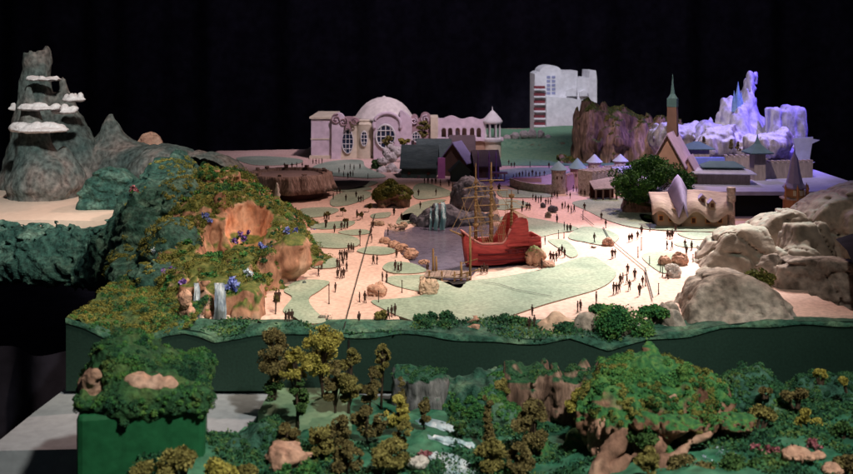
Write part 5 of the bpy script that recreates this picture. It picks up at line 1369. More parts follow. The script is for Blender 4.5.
bush('dark green moss hump right of the reddish brown rock', 505, 330, 2.66, 50, 18, m_mossd, 1500, .005)
bush('dark green moss hump before the brown peaked rock', 575, 332, 2.62, 44, 14, m_mossd, 1200, .005)
bush('small yellow plant beside the front path end', 518, 331, 2.64, 9, 8, m_yell, 160, .005)
bush('round olive shrub among figures near the front edge', 383, 321, 2.72, 14, 14, m_olive, 500, .005)
mb = MB(); mb.add([(1.2, 2.62, -.01), (1.75, 2.62, -.01), (1.75, 3.02, .12), (1.27, 3.02, .12), (1.75, 3.5, .16), (1.35, 3.3, .1)], [(0, 1, 2, 3), (3, 2, 4, 5)])
o = mb.build('draped_cloth', m_cloth, smooth=True); tag(o, 'black sheet added for the darkness at the right end beside the shaded rocks', 'cloth')  # sheet added to darken the shadowed foot of the right rocks
# ================================================================== FOREGROUND VALLEY PIECE
vp = [(265, 405, 2.42), (300, 400, 2.42), (340, 395, 2.43), (265, 425, 2.3), (330, 420, 2.3), (280, 428, 2.2), (350, 440, 2.1), (400, 470, 1.95), (300, 470, 1.95), (240, 470, 1.9), (190, 474, 1.85), (150, 480, 1.8),
      (430, 428, 2.2), (450, 445, 2.12), (470, 460, 2.05), (440, 474, 1.98), (520, 455, 2.1), (560, 470, 2.0), (650, 460, 1.95), (720, 430, 2.05), (760, 430, 2.1), (830, 440, 2.0), (853, 410, 2.15), (853, 474, 1.85), (700, 474, 1.85), (600, 500, 1.8), (400, 520, 1.75), (900, 400, 2.3), (640, 430, 2.3), (500, 425, 2.3), (200, 440, 1.95)]
vh = rbf([at(*p) for p in vp])
def vhn(X, Y): return vh(X, Y)+.008*fbm(X, Y, X*0, 12, 3, 201)
X_, Y_ = np.meshgrid(np.linspace(-.58, 1.05, 240), np.linspace(1.6, 2.44, 130), indexing='ij')
V = np.stack([X_, Y_, vhn(X_, Y_)], -1).reshape(-1, 3); I = np.arange(240*130).reshape(240, 130)
Q = np.stack([I[:-1, :-1], I[1:, :-1], I[1:, 1:], I[:-1, 1:]], -1).reshape(-1, 4)
lim = (V[:, 0] > -.40-.35*np.clip((2.12-V[:, 1])/.2, 0, 1)*0-.14*np.clip((2.1-V[:, 1])/.1, 0, 1))
Q = Q[lim[Q].all(1)]
m_valley = mat('valley_paint', [(.012, .06, .035), (.025, .13, .075), (.07, .19, .11)], sc=8, bsc=40, bump=.6, mottle=.45)
tag(ob('valley_ground', M_('valley_ground', V, Q, m_valley)), kind='structure')
m_board = mat('board_green', [(.11, .2, .12), (.17, .27, .16)], sc=6, bsc=50, bump=.1, mottle=.2)
P = [at(258, 428, 2.28), at(272, 396, 2.44), at(345, 380, 2.44), at(352, 425, 2.2), at(300, 440, 2.16)]
mb = MB(); z_ = -.094
mb.add([(p[0], p[1], z_) for p in P]+[(p[0], p[1], -.148) for p in P], [(4, 3, 2, 1, 0)]+[(i, (i+1) % 5, (i+1) % 5+5, i+5) for i in range(5)]); tag(mb.build('lawn', m_board), kind='structure')
def ray(px, py, fn, y0=1.62, y1=2.44):
    for Y in np.linspace(y0, y1, 300):
        p = at(px, py, Y)
        if p[2] < fn(np.array([p[0]]), np.array([p[1]]))[0]: return p
    return at(px, py, 2.1)
# ground cover over the valley floor
P, Nn = sample(V, Q, 110000)
k = (fbm(P[:, 0], P[:, 1], P[:, 2], 9, 3, 211) > -.25) & ((P[:, 0] > .05) | (P[:, 1] < 2.08))
P = P[k]+np.array([0, 0, .008])*rs.rand(k.sum())[:, None]
LV, LF = leaf_mesh(P, .0042, .003, .55)
tag(ob('ground_cover', M_('ground_cover', LV, LF, m_mossd, False)), 'dark green moss and low plants covering the valley floor in front', 'moss', None, 'stuff')
# stream in steps
for pool in ([(424, 421, 18), (430, 424, 26), (441, 427, 30), (449, 431, 22), (452, 434, 8)], [(432, 438, 14), (440, 440, 36), (452, 443, 40), (462, 447, 26), (470, 450, 8)], [(436, 455, 12), (445, 459, 34), (452, 464, 40), (456, 470, 44), (460, 480, 44)]):
    mb = MB(); q_ = []
    for x, y, w_ in pool:
        p = ray(x, y, vhn)
        for u in np.linspace(-.5, .5, 7): q_.append(p+np.array([u*w_*p[1]/F, .006*math.sin(u*9+x), .006-.012*abs(u)**2+.002*math.sin(u*23+y)]))
    n = len(pool); mb.add(q_, [(i*7+j, i*7+j+1, i*7+j+8, i*7+j+7) for i in range(n-1) for j in range(6)])
    tag(mb.build('stream', m_stream, smooth=True), kind='structure')
# cliffs behind the valley
def cliffmk(label, name, parts, lo, hi, seed, mt, k=.03, h=.0062, moss=None, amp=.02, cat='cliff'):
    def base(P):
        f = None
        for kind, *a in parts:
            q_ = cap(P, *a) if kind == 'c' else ell(P, *a) if kind == 'e' else sbox(P, *a)
            f = q_ if f is None else smin(f, q_, k)
        return f
    def disp(X, Y, Z): return amp*(.55*fbm(X, Y, Z*.2, 26, 2, seed, True)+.5*fbm(X, Y, Z, 12, 3, seed+3))-.009*(np.abs(vn(X*40, Y*40, Z*40, seed+5))-.3)
    V, Fq = sdf(base, lo, hi, h, disp, .06)
    b = np.array([V[:, 0].mean(), V[:, 1].mean(), V[:, 2].min()])
    o = solid(name, V, Fq, mt, label, cat, b)
    for m_ in (moss or ()): moss_on(V, Fq, m_[0], m_[1], b, m_[2], o, nz=m_[3], sc=10, thr=m_[4], lift=m_[5], seed=m_[6] if len(m_) > 6 else 4)
    return o
cliffmk('dark grey rock cliff beside the stream with green moss on top', 'cliff', [('b', at(424, 402, 2.40), (.062, .06, .08), .03), ('b', at(402, 394, 2.42), (.03, .05, .07), .03)], (-.12, 2.28, -.16), (.1, 2.5, .07), 221, m_greycliff, moss=[(5000, .005, m_mossd, .6, .0, .008)])
cliffmk('green mossy bank between the grey cliff and the brown cliff', 'bank', [('c', at(452, 392, 2.42), at(512, 388, 2.42), .045, .05), ('e', at(478, 408, 2.38), (.09, .1, .07)), ('e', at(500, 425, 2.3), (.06, .06, .05))], (-.02, 2.18, -.16), (.28, 2.52, .06), 223, m_rim, moss=[(9000, .005, m_mossg, .1, -.2, .011)])
cliffmk('brown columned cliff with a thin mossy top in the middle of the valley edge', 'cliff', [('b', at(530, 402, 2.39), (.065, .055, .082), .02), ('b', at(578, 404, 2.38), (.062, .055, .078), .02)], (.12, 2.26, -.16), (.5, 2.5, .06), 225, m_valleyrock, moss=[(5000, .005, m_mossd, .65, .0, .008)], amp=.026)
cliffmk('reddish brown rock pillar in the valley below the brown cliff', 'rock', [('c', at(575, 440, 2.12), at(585, 474, 2.1), .03, .05), ('c', at(545, 450, 2.1), at(548, 474, 2.1), .02, .04)], (.18, 1.98, -.2), (.48, 2.25, 0.0), 227, m_moundrock, amp=.02, cat='rock')
big = cliffmk('big overhanging mossy mound right of the brown cliff', 'mossy_mound', [('e', at(650, 400, 2.14), (.135, .15, .1)), ('e', at(632, 415, 2.08), (.12, .13, .09)), ('e', at(690, 405, 2.16), (.09, .13, .07)), ('c', at(600, 474, 1.96), at(700, 412, 2.0), .016, .012), ('c', at(640, 480, 1.92), at(720, 425, 1.98), .018, .012)], (.25, 1.82, -.2), (.78, 2.36, .14), 229, m_moundrock, moss=[(30000, .0052, m_mossg, .3, -.2, .0095), (16000, .0052, m_moss, .35, -.1, .011, 9)], amp=.03, cat='hill', h=.0055)
def face(px0, py0, Y0, px1, py1, Y1_, r, sd):
    a, c_ = at(px0, py0, Y0), at(px1, py1, Y1_); lo_ = np.minimum(a, c_)-r*2; hi_ = np.maximum(a, c_)+r*2
    V2, F2 = sdf(lambda P: cap(P, a, c_, r, r*.6), lo_, hi_, .005, lambda X, Y, Z: .014*fbm(X, Y, Z, 22, 3, sd)+.006*np.abs(vn(X*40, Y*40, Z*20, sd)), .05)
    ob('rock_face', M_('rock_face', V2-np.array(big.location), F2, m_brownface), big)
face(612, 470, 1.93, 690, 424, 1.98, .018, 1); face(640, 478, 1.9, 712, 434, 1.95, .013, 2); face(655, 404, 2.02, 690, 392, 2.06, .012, 3); face(618, 440, 1.96, 600, 474, 1.92, .024, 4)
rock('orange_rock', 'lit salmon coloured rock face at the left foot of the big mossy mound', 600, 474, 2.03, (.028, .04, .065), 231, m_pinkrock, .25, sink=.0)
rock('rock_slab', 'long reddish rock slab under the overhang of the big mossy mound', 668, 432, 1.96, (.075, .04, .02), 232, m_moundrock, .25, sink=.2)
rock('rock_slab', 'brown rock slab right of the overhang above the flowers', 740, 430, 2.02, (.05, .04, .018), 233, m_moundrock, .25, sink=.2)
cliffmk('rounded dark green mound right of the big mossy mound', 'mossy_mound', [('e', at(752, 402, 2.26), (.085, .1, .078))], (.58, 2.1, -.12), (.88, 2.42, .07), 235, m_rim, moss=[(9000, .005, m_mossd, .0, -.2, .011), (5000, .005, m_mossg, .3, -.1, .009, 8)], cat='hill')
cliffmk('low dark green mound at the right edge of the valley', 'mossy_mound', [('e', at(815, 408, 2.32), (.085, .1, .07)), ('e', at(856, 406, 2.3), (.09, .1, .075))], (.75, 2.16, -.12), (1.15, 2.45, .07), 237, m_rim, moss=[(11000, .005, m_mossd, .0, -.2, .011)], cat='hill')
cliffmk('dark green mossy mound at the left of the valley piece', 'mossy_mound', [('e', at(262, 455, 2.04), (.075, .1, .07)), ('e', at(228, 462, 1.99), (.06, .08, .05))], (-.52, 1.85, -.17), (-.22, 2.2, .02), 239, m_rim, moss=[(9000, .005, m_mossd, .0, -.2, .01)], cat='hill')
rock('pink_rock', 'rounded pinkish brown rock beside the left mossy mound', 284, 470, 1.95, (.055, .05, .03), 241, m_pinkrock, .3, sink=.1)
rock('pale_rock', 'small pale rock beside the stream', 417, 466, 1.95, (.022, .02, .012), 242, m_palerock, .2)
for i, (x, y, r) in enumerate([(798, 462, .03), (818, 458, .014), (832, 474, .022), (845, 462, .012)]):
    p = ray(x, y, vhn); rock('orange_rock', ['largest flat orange rock among the flowers at the lower right', 'small orange stone right of the largest flat orange rock', 'pale orange stone at the bottom right', 'tiny orange stone near the right edge'][i], x, y, p[1], (r, r*.9, r*.6), 245+i, m_pinkrock, .2)
# green block with its own mossy hill
gb = at(146, 400, 2.0); gb[2] = -.45
t = thing('green_block', 'dark green block topped by a mossy hill with pink rock faces, front left', 'block', (gb[0], gb[1], gb[2]))
mb = MB(); mb.box((0, 0, .252), (.118, .115, .252), .2); o = mb.build('block', m_block, t); md = o.modifiers.new('bev', 'BEVEL'); md.width = .012; md.segments = 2
def bh(P):
    f = ell(P, at(144, 386, 2.0), (.11, .105, .055))
    f = smin(f, ell(P, at(124, 360, 2.0), (.055, .075, .05)), .03)
    f = smin(f, ell(P, at(172, 386, 2.02), (.05, .08, .03)), .03)
    f = smin(f, sbox((gb[0]+(P[0]-gb[0])*math.cos(.2)+(P[1]-2.0)*math.sin(.2), 2.0+(P[1]-2.0)*math.cos(.2)-(P[0]-gb[0])*math.sin(.2), P[2]), (gb[0], 2.0, .058), (.124, .121, .03), .022), .02)
    f = smax(f, -ell(P, at(150, 382, 1.90), (.05, .04, .012)), .012)
    f = smax(f, -ell(P, at(94, 380, 1.91), (.018, .04, .03)), .012)
    return smax(f, .036+.010*np.sin(P[0]*38)+.005*np.sin(P[0]*95)-P[2], .004)
V, Fq = sdf(bh, (-.74, 1.84, .0), (-.38, 2.2, .19), .0062, lambda X, Y, Z: -.01*np.abs(vn(X*38, Y*38, Z*38, 255))+.02*(.6*fbm(X, Y, Z, 14, 3, 251)+.4*fbm(X, Y, Z, 30, 2, 253, True)*.5), .05)
hl = ob('hill', M_('hill', V-gb, Fq, mat('block_hill_moss', [(.012, .05, .022), (.03, .1, .035), (.09, .15, .045)], sc=18, bsc=90, bump=1, mottle=.6)), t)
inh = lambda P: (ell((P[:, 0], P[:, 1], P[:, 2]), at(150, 384, 1.92), (.055, .07, .018)) > 0) & (ell((P[:, 0], P[:, 1], P[:, 2]), at(96, 380, 1.94), (.027, .07, .05)) > 0)
moss_on(V, Fq, 13000, .0048, gb, m_mossd, t, nz=-.2, sc=12, thr=-.3, lift=.009, cond=inh)
moss_on(V, Fq, 8000, .0048, gb, m_mossg, t, nz=.0, sc=12, thr=.0, lift=.01, cond=inh, seed=9)
for c_, r_, sd in ((at(96, 384, 1.945), (.028, .035, .05), 3), (at(107, 369, 1.965), (.018, .03, .03), 4), (at(150, 384, 1.925), (.06, .035, .018), 5)):
    V2, F2 = sdf(lambda P: ell(P, c_, r_), c_-np.array(r_)*1.5, c_+np.array(r_)*1.5, .004, lambda X, Y, Z: .014*fbm(X, Y, Z, 24, 3, sd)+.012*np.abs(vn(X*30, Y*30, Z*18, sd+2)), .04)
    ob('rock_face', M_('rock_face', V2-gb, F2, m_pinkrock), t)
# trees of the valley piece
TR = [(274, 415, 336, 40, m_brownl, 14, .45, 'round dark olive brown tree, the tallest at the left of the grove'),
 (323, 408, 332, 48, m_yell, 14, .42, 'tall bright yellow green tree rising in front of the dark cut face'),
 (296, 431, 354, 34, m_yell, 10, .6, 'slender yellow tree with a bare trunk left of the tall bright one'),
 (275, 414, 380, 24, m_greenl, 7, .35, 'small deep green tree in front of the round olive brown one'),
 (298, 431, 384, 24, m_greenl, 7, .3, 'small narrow green tree below the slender yellow one'),
 (350, 424, 352, 30, m_olive, 12, .3, 'layered olive tree right of the tall bright yellow tree'),
 (382, 410, 350, 22, m_olive, 9, .5, 'upright olive tree with a leaning top near the grey cliff'),
 (370, 414, 368, 22, m_brownl, 9, .25, 'dark brown green tree between two olive trees'),
 (336, 424, 366, 26, m_brownl, 10, .3, 'dark brown tree just right of the bright yellow trunk'),
 (398, 436, 402, 28, m_yell, 9, .25, 'low yellow green tree before the grey cliff'),
 (424, 430, 404, 15, m_brownl, 6, .15, 'small dark brown tree at the top of the stream'),
 (368, 444, 407, 32, m_brownl, 11, .15, 'broad dark brown tree in the middle of the grove'),
 (338, 448, 420, 30, m_brownl, 9, .2, 'low brown tree on the pale green board'),
 (322, 458, 430, 30, m_olive, 9, .2, 'low olive tree in front of the pale green board'),
 (390, 474, 444, 38, m_olive, 11, .2, 'olive tree at the bottom left of the stream'),
 (287, 455, 428, 26, m_brownl, 8, .2, 'dark shrub like tree above the pinkish rock'),
 (502, 416, 382, 26, m_olive, 10, .2, 'bushy olive tree before the left end of the brown cliff'),
 (533, 458, 406, 40, m_brownl, 14, .2, 'large brown green tree in front of the brown cliff'),
 (582, 432, 394, 30, m_yell, 11, .25, 'yellow green tree between the brown cliff and the big mound'),
 (490, 474, 444, 34, m_olive, 9, .2, 'olive tree at the bottom right of the stream'),
 (346, 476, 446, 34, m_brownl, 9, .15, 'dark brown tree at the bottom of the grove'),
 (460, 440, 420, 14, m_greenl, 5, .15, 'tiny deep green tree on the right bank of the stream'),
 (520, 478, 450, 34, m_brownl, 9, .15, 'dark tree at the bottom below the large brown green tree'),
 (652, 480, 452, 30, m_olive, 8, .15, 'olive tree at the bottom under the big mossy mound'),
 (405, 452, 424, 22, m_olive, 8, .15, 'low olive tree beside the left bank of the stream')]
for x, yb, yt, w_, mt, n_, tk, lab in TR:
    p = ray(x, yb, vhn); tree('broad_tree', lab, x, yb, yt-4, p[1], w_*1.18, mt, n_, tk, .0042, 1.0, 'trees of the valley piece')
for x, yb, yt, w_, mt, lab in [(402, 418, 376, 14, m_brownl, 'dark narrow conical tree against the grey cliff'), (488, 454, 392, 18, m_brownl, 'tall dark columnar tree before the green bank'), (427, 412, 398, 8, m_brownl, 'tiny dark conical tree against the grey cliff face')]:
    p = ray(x, yb, vhn); tree('conical_tree', lab, x, yb, yt, p[1], w_, mt, 10, .08, .0042, .9, 'trees of the valley piece', True)
for x, yb, w_, h_, Y, mt, lab in [(182, 470, 40, 30, 1.82, m_olive, 'olive bush at the bottom left before the green block'), (152, 478, 40, 18, 1.80, m_olive, 'low olive bush at the very bottom left'), (218, 478, 34, 22, 1.82, m_yell, 'yellow olive bush at the bottom left of the mossy mound'),
  (245, 474, 26, 14, 1.86, m_olive, 'small olive bush below the left mossy mound'), (821, 380, 13, 16, 2.2, m_yell, 'small yellow bush on the right mound against the dark face'), (848, 388, 14, 20, 2.2, m_yell, 'small yellow bush at the right edge against the dark face'),
  (797, 404, 26, 22, 2.16, m_brownl, 'brown bush between the two right mounds'), (759, 426, 34, 22, 2.08, m_olive, 'olive bush in front of the rounded dark green mound'), (808, 430, 24, 26, 2.08, m_yell, 'yellow green bush on the slope at the right'),
  (765, 394, 12, 12, 2.16, m_brownl, 'small brown bush on the face of the rounded mound'), (690, 474, 50, 20, 1.88, m_brownl, 'dark bush at the bottom under the overhang'), (728, 476, 40, 26, 1.88, m_greenl, 'deep green bush at the bottom before the flowers'),
  (845, 440, 30, 24, 2.0, m_greenl, 'deep green bush at the right edge of the valley'), (770, 474, 40, 18, 1.87, m_greenl, 'low green bush at the bottom right'), (850, 476, 34, 26, 1.86, m_brownl, 'brown bush in the bottom right corner'), (300, 480, 60, 16, 1.86, m_mossg, 'low bright green bush at the bottom of the grove'), (690, 440, 30, 14, 1.98, m_olive, 'olive tuft on the rocks under the overhang'), (640, 446, 30, 18, 1.95, m_greenl, 'green bush between rock slabs under the big mound')]:
    bush(lab, x, yb, Y, w_, h_, mt, 900, .0046)
for i, (x, y, mt, lab) in enumerate([(755, 451, m_fl_r, 'deep pink flower cluster at the lower right, the left one'), (771, 453, m_fl_r, 'deep pink flower cluster at the lower right, the right one'), (706, 462, m_fl_w, 'tiny white flowers at the bottom under the overhang'), (724, 455, m_fl_w, 'tiny white flowers right of the overhang'), (813, 447, m_fl_r, 'pink flowers on the slope below the yellow green bush'), (425, 455, m_fl_r, 'pinkish flower shrub on the left bank of the stream')]):
    p = ray(x, y, vhn)+np.array([0, -.01, .008]); t = thing('flower_cluster', lab, 'flowers', p, 0, 'flower clusters in the valley')
    w_ = .014 if mt is m_fl_r else .02
    P = np.concatenate([blob_points((rnd.uniform(-w_, w_), rnd.uniform(-w_, w_)*.5, rnd.uniform(-.3, .5)*w_), (w_*.3,)*3, 14 if mt is m_fl_r else 2, .5) for _ in range(9)])
    LV, LF = leaf_mesh(P, .004 if mt is m_fl_r else .0028, 0, .7); ob('petals', M_('petals', LV, LF, mt, False), t)
# ================================================================== FIGURES
def person_mesh(st, arm, k=0, wide=1.0, coat=False):
    h = .0346
    def base(P):
        P = (P[0], P[1], P[2])
        f = ell(P, (0, 0, .0322), (.0019, .0022, .0026))
        f = smin(f, cap(P, (0, 0, .0275), (0, 0, .0305), .0011), .0008)
        f = smin(f, ell(P, (0, 0, .0235), (.0038*wide, .0024, .0056)), .001)
        f = smin(f, ell(P, (0, 0, .0178), (.0031*wide, .0024, .0034)), .0014)
        for s in (-1, 1):
            f = smin(f, cap(P, (s*.0015, 0, .017), (s*.0018, s*st*.5, .0093), .00185, .0014), .0007)
            f = smin(f, cap(P, (s*.0018, s*st*.5, .0093), (s*.0019, s*st*1.1-.0003, .0012), .0014, .001), .0005)
            f = smin(f, cap(P, (s*.0019, s*st*1.1, .0009), (s*.0021, s*st*1.1-.0024, .0009), .0009, .0008), .0004)
            a = arm*s
            f = smin(f, cap(P, (s*.0037*wide, 0, .0268), (s*.0048*wide, -a*.0014, .0212), .0012, .001), .0006)
            f = smin(f, cap(P, (s*.0048*wide, -a*.0014, .0212), (s*.0046*wide, -.0016-a*.002, .0163), .001, .0008), .0004)
        if coat: f = smin(f, cap(P, (0, 0, .012), (0, 0, .02), .0036, .0028), .001)
        return f
    V, Fq = sdf(base, (-.0078, -.0068, -.0008), (.0078, .0068, .0362), .00105)
    return M_('person', V, Fq, m_fig)
PM = [person_mesh(0, .2), person_mesh(.0028, 1), person_mesh(.0016, -.8, 0, 1.1), person_mesh(0, .0, 0, .9, True), person_mesh(.0022, .6, 0, .85)]
PEOPLE = [
 ('cluster on the paving left of the seam', [(348.6, 252.5), (351.4, 251.6), (353.5, 252.5), (337.3, 267.6), (339.8, 259), (342, 260), (344.4, 259), (346.8, 260.3), (343, 265.7), (346.7, 271.3), (337.6, 278), (341, 278.8), (343.6, 278), (339.5, 271)]),
 ('group beside the round orange boulder', [(317, 256.3), (312, 246), (310.5, 266.6), (318.5, 276), (321.7, 269.5), (296, 277), (335.4, 292)]),
 ('group at the far end of the seam', [(326, 229), (334.5, 233.8), (341.5, 230), (344.5, 229.6), (347.5, 229), (360, 236.6), (371.7, 243), (373, 228), (326.6, 219.7), (329, 219.7), (324.3, 219), (357, 218), (362, 219), (388, 235.6), (371, 235.6), (401.7, 220.6)]),
 ('group between small lawns left of the lagoon', [(373.4, 263.8), (377, 264.8), (395.3, 272.3), (398.2, 273.2), (401, 272.3), (396.5, 257.3), (382.4, 281.7), (386.7, 282.6), (427.6, 273.2)]),
 ('row along the front edge left of the moss', [(359.5, 302.3), (364.9, 303.3), (276, 302.3), (279, 302.3), (285.7, 323), (288.9, 322), (292, 321), (359, 324), (388.2, 319), (391.6, 316.3), (395, 316.3)]),
 ('row in front of the ship', [(481.2, 274.2), (484, 273.2), (486.9, 274.2), (545, 245), (541.7, 269.5), (550.5, 261.4), (553.4, 262.3), (556.4, 261.4), (559.2, 257.6), (562, 254.8), (564.6, 257.6)]),
 ('row on the path end at the front edge', [(532.2, 315.4), (529.5, 329.5), (534.4, 327.6), (577.7, 312), (580.5, 311), (596.3, 304.5)]),
 ('crowd on the bright plaza before the bush', [(612.3, 258.5), (615.1, 257.6), (627.7, 273.5), (634.8, 280), (627, 283.8), (622.9, 282), (620.4, 284.7), (613.6, 294), (616.5, 293.2), (619.3, 292.3), (629.5, 290.4), (639.5, 295), (642.7, 286.6)]),
 ('group on the lawns right of the ship', [(557, 224), (564.3, 231.3), (567.4, 231.7), (570.4, 232.3), (594.4, 243.5), (601.4, 220), (605.7, 227.6), (629.2, 241.6), (631.9, 241.6), (637.6, 239.8), (641.5, 234)]),
 ('group before the wavy cottage', [(667, 249.2), (672, 249.7), (667.6, 238.8), (670, 239.2), (672.3, 238.8), (675.5, 232.8), (686.4, 254.8), (685, 247), (691.7, 250), (718, 240.7), (714, 246), (723, 237), (665, 225.7), (681, 227.5), (675, 226.5)]),
 ('crowd on the path before the castle', [(533, 199.5), (535.7, 202.3), (538.4, 203.2), (541, 202.3), (545.8, 205), (548.2, 204), (550.4, 205), (551.8, 198.5), (554.6, 197.6), (557.2, 198.5), (562.3, 192), (567, 194.8), (570.2, 198.5), (573.4, 191), (576.6, 192), (581, 195.7), (584.8, 196.7), (589.9, 198.5), (522, 211.7), (526.4, 210.7), (529.6, 210.7), (562.3, 208.8), (565.1, 208.8), (568.3, 212.5), (571.3, 213.5), (574.2, 212.5), (584.5, 210.7)]),
 ('row behind the low curved wall', [(513.5, 179.8), (516.5, 178.9), (519.5, 177.5), (522.5, 177.2), (525.7, 177), (529, 177), (532.4, 176.5), (536, 177), (539.8, 177), (544.4, 176), (508.8, 166), (511.4, 167.5), (514.4, 167.5), (530, 168), (549, 169), (498.5, 192), (518, 194.5)]),
 ('row before the dark green houses', [(424.5, 184), (428, 184.5), (432, 185), (435.7, 184.3), (440.4, 187), (448.9, 186.5), (452.6, 188), (420.3, 209.5), (436, 196.3), (418.5, 196.3), (401.5, 220.7), (394, 215), (527.7, 209), (523, 207.5), (499.6, 191)]),
 ('groups round the brown pavilion', [(294.8, 172.9), (296.7, 168), (302.3, 168), (305, 173.8), (284.5, 168), (292, 169), (327.7, 177), (332, 177), (339, 173.8), (343.6, 177), (348, 178), (350.4, 177.2), (353, 177.2), (368, 179), (344.6, 170), (350.2, 170), (354, 171), (360, 170), (333.3, 200), (337, 194.5), (340, 194.5), (345.9, 202), (356.2, 198.2), (358.6, 202), (360.9, 202), (363.2, 202), (325.8, 228), (313, 164), (316, 164), (319, 164), (322, 164)]),
]
ORD = ['leftmost', 'second from left', 'third from left', 'fourth from left', 'fifth from left', 'sixth from left', 'seventh from left', 'eighth from left', 'ninth from left', 'tenth from left', 'eleventh from left', 'twelfth from left', 'thirteenth from left', 'fourteenth from left', 'fifteenth from left', 'sixteenth from left', 'seventeenth from left', 'eighteenth from left', 'nineteenth from left', 'twentieth from left']
POSE = ['standing', 'striding', 'walking', 'long coated', 'slim walking']
def on_lawn(x, y, polys):
    return any(inside(np.array([x]), np.array([y]), L_)[0] for L_ in polys)
LP = [smooth([gp(x, y)[:2] for x, y in L_]) for L_ in LAWNS]
proto = None
for zone, ps in PEOPLE:
    ps = sorted(ps)
    n = len(ps)
    for i, (x, y) in enumerate(ps):
        b = gp(x, y+rnd.uniform(-.5, .5)); z = .0038 if on_lawn(b[0], b[1], LP) else 0
        if 540 < x < 553 and y < 170 or (490 < x < 533 and y < 168.5): z = max(z, hb(np.array([b[0]]), np.array([b[1]]))[0])
        kx = rnd.randrange(5)
        w_ = ORD[i] if i < 20 else ORD[n-1-i].replace('left', 'right')
        w_ = 'rightmost' if i == n-1 else w_
        o = ob('person', PM[kx], None, (b[0], b[1], z))
        o.rotation_euler.z = rnd.uniform(0, 2*PI); s_ = rnd.uniform(.88, 1.08); o.scale = (s_*1.1, s_*1.1, s_)
        tag(o, f'{w_} dark figure in the {zone}', 'person', 'small figures walking on the plaza')
# thin posts
POSTS = [(329, 304, 20), (402, 293, 13), (378.6, 303.3, 13), (275.5, 314, 22), (558.5, 238.8, 9), (583, 220, 9), (649.8, 231.3, 8), (641.4, 250, 13), (638, 257.6, 11), (649.6, 265, 9), (660.5, 272.6, 13), (662.5, 276.4, 10), (645.5, 286, 14), (658.6, 294, 11), (705.4, 255.7, 8), (564, 238.5, 6), (360, 246, 10), (512, 207, 9), (668, 279, 9), (693, 262, 8)]
for i, (x, y, h_) in enumerate(sorted(POSTS)):
    b = gp(x, y); t = thing('lamp_post', f'{ORD[i] if i < len(POSTS)-1 else "rightmost"} of the thin dark posts standing about the plaza', 'post', b, 0, 'thin posts on the plaza')
    hh = h_*b[1]/F; mb = MB(); mb.lathe([(.0028, 0), (.0016, .004), (.0013, hh*.9), (.0022, hh*.93), (.0022, hh*.98), (.0006, hh)], n=7); mb.build('post', m_post, t, smooth=True)
t = thing('white_lamp', 'white headed lamp on a thin post before the pale rocks', 'lamp', gp(698, 258)); mb = MB(); mb.lathe([(.003, 0), (.0018, .01), (.0018, .03)], n=7); mb.build('post', m_white, t); mb = MB(); mb.lathe([(.002, .03), (.006, .034), (.006, .04), (.001, .046)], n=10); mb.build('lamp_head', m_white, t, smooth=True)
# little palm trees at the far left path
for i, (x, y, h_) in enumerate([(327, 224, 12), (343, 216, 8), (360, 220, 8), (369, 212, 9), (345, 227, 9), (276, 312, 18)]):
    tree('small_tree', ['small dark tree left end of the back path', 'small dark tree second on the back path', 'small dark tree third on the back path', 'small dark tree before the mossy skull shaped rock', 'small dark tree on the lawn below the back path', 'small dark bushy tree on a thin trunk right of the waterfalls'][i], x, y, y-h_, gp(x, y)[1], 8, m_brownl, 4, .5, .006, .25, 'little dark trees on the plaza')
# ================================================================== CAMERA AND LAMPS
cam = bpy.data.cameras.new('camera'); co = bpy.data.objects.new('camera', cam); C.objects.link(co)
co.location = (0, 0, H); co.rotation_euler = (PI/2, 0, 0)
cam.sensor_width = 36; cam.lens = 36*F/853; cam.shift_y = -(237-HY)/853; cam.clip_start = .05; cam.clip_end = 60
cam.dof.use_dof = True; cam.dof.focus_distance = 3.7; cam.dof.aperture_fstop = 6.3
S.camera = co
w = bpy.data.worlds.new('World'); S.world = w; w.use_nodes = True
bg = w.node_tree.nodes['Background']; bg.inputs[0].default_value = (.5, .6, .75, 1); bg.inputs[1].default_value = .024
def lamp(loc, tgt, power, ang, col, size=.06, blend=.6):
    l = bpy.data.lights.new('spot_lamp', 'SPOT'); l.energy = power; l.spot_size = math.radians(ang); l.spot_blend = blend
    l.color = col; l.shadow_soft_size = size
    o = bpy.data.objects.new('spot_lamp', l); C.objects.link(o); o.location = loc
    o.rotation_euler = (Vector(tgt)-Vector(loc)).to_track_quat('-Z', 'Y').to_euler()
lamp((1.9, 5.0, 2.3), (.76, 3.5, 0), 1080, 27, (1, .92, .85), .05, 1)     # hot pool on the right of the plaza
lamp((1.5, 5.2, 2.9), (.0, 3.7, 0), 520, 58, (1, .67, .57), .07, .9)       # peach key over the plaza
lamp((.5, 1.7, 2.9), (-.68, 3.25, .1), 400, 36, (1, .82, .62), .06, .8)     # warm front lamp on the grotto
lamp((-.7, 2.2, 1.9), (-1.75, 4.5, .25), 360, 40, (.93, .92, .88), .08, .8) # lagoon and peak
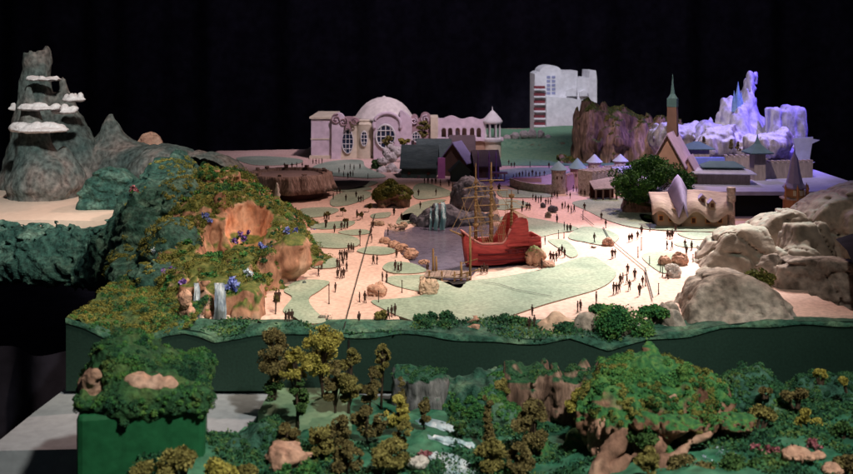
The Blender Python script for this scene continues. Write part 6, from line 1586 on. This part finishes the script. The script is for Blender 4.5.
lamp((.9, .4, 2.4), (.1, 2.0, -.1), 430, 50, (1, .98, .86), .08, .9)        # valley in front
lamp((.2, 1.6, 2.5), (.3, 3.5, 0), 75, 36, (1, .84, .74), .08, .9)         # added soft fill, lifts the shaded side of ship and plaza
lamp((.9, 1.2, 2.8), (1.2, 2.9, .1), 80, 40, (1, .88, .76), .12, .9)
lamp((.7, 4.5, 3.0), (-.2, 6.5, .2), 420, 40, (1, .8, .95), .1, .9)        # lilac on the hotel
lamp((2.9, 5.3, 2.2), (1.75, 5.5, .25), 480, 44, (.2, .13, 1), .06, .8)   # blue on the snow mountain
lamp((1.2, 4.2, 2.6), (1.72, 5.55, .3), 34, 28, (.55, .5, 1), .06, .9)
lamp((.9, 6.6, 2.8), (1.2, 4.6, .1), 190, 36, (.5, .36, 1), .08, .8)       # violet on the village
lamp((2.4, 3.6, 2.3), (1.4, 4.7, .15), 45, 30, (.5, .45, 1), .06, .9)     # blue on the fortress
lamp((.7, 3.2, 2.8), (1.4, 5.3, .2), 430, 34, (1, .82, .72), .06, .9)      # warm on castle and cliff
lamp((.1, 5.2, 3.2), (1.0, 8.2, .3), 420, 30, (.9, .9, 1), .08, .8)        # white tower
lamp((.5, 5.6, 3.6), (.6, 9.9, 1.2), 120, 120, (.8, .7, 1), .3, .9)       # added lamp, a faint wash to bring out the curtain
l = bpy.data.lights.new('cave_lamp', 'POINT'); l.energy = .16; l.color = (1, .42, .2); l.shadow_soft_size = .02
o = bpy.data.objects.new('cave_lamp', l); C.objects.link(o); o.location = at(243, 228, 3.42)
S.view_settings.view_transform = 'Standard'; S.view_settings.look = 'None'; S.view_settings.exposure = 0; S.view_settings.gamma = 1
S.cycles.use_denoising = True
S.cycles.max_bounces = 5; S.cycles.diffuse_bounces = 3; S.cycles.glossy_bounces = 2; S.cycles.transmission_bounces = 2
S.cycles.sample_clamp_indirect = 3
lamp((-1.2, 6.2, 2.4), (-1.9, 4.8, .3), 60, 40, (1, .62, .5), .08, .9)   # warm rim on the peak
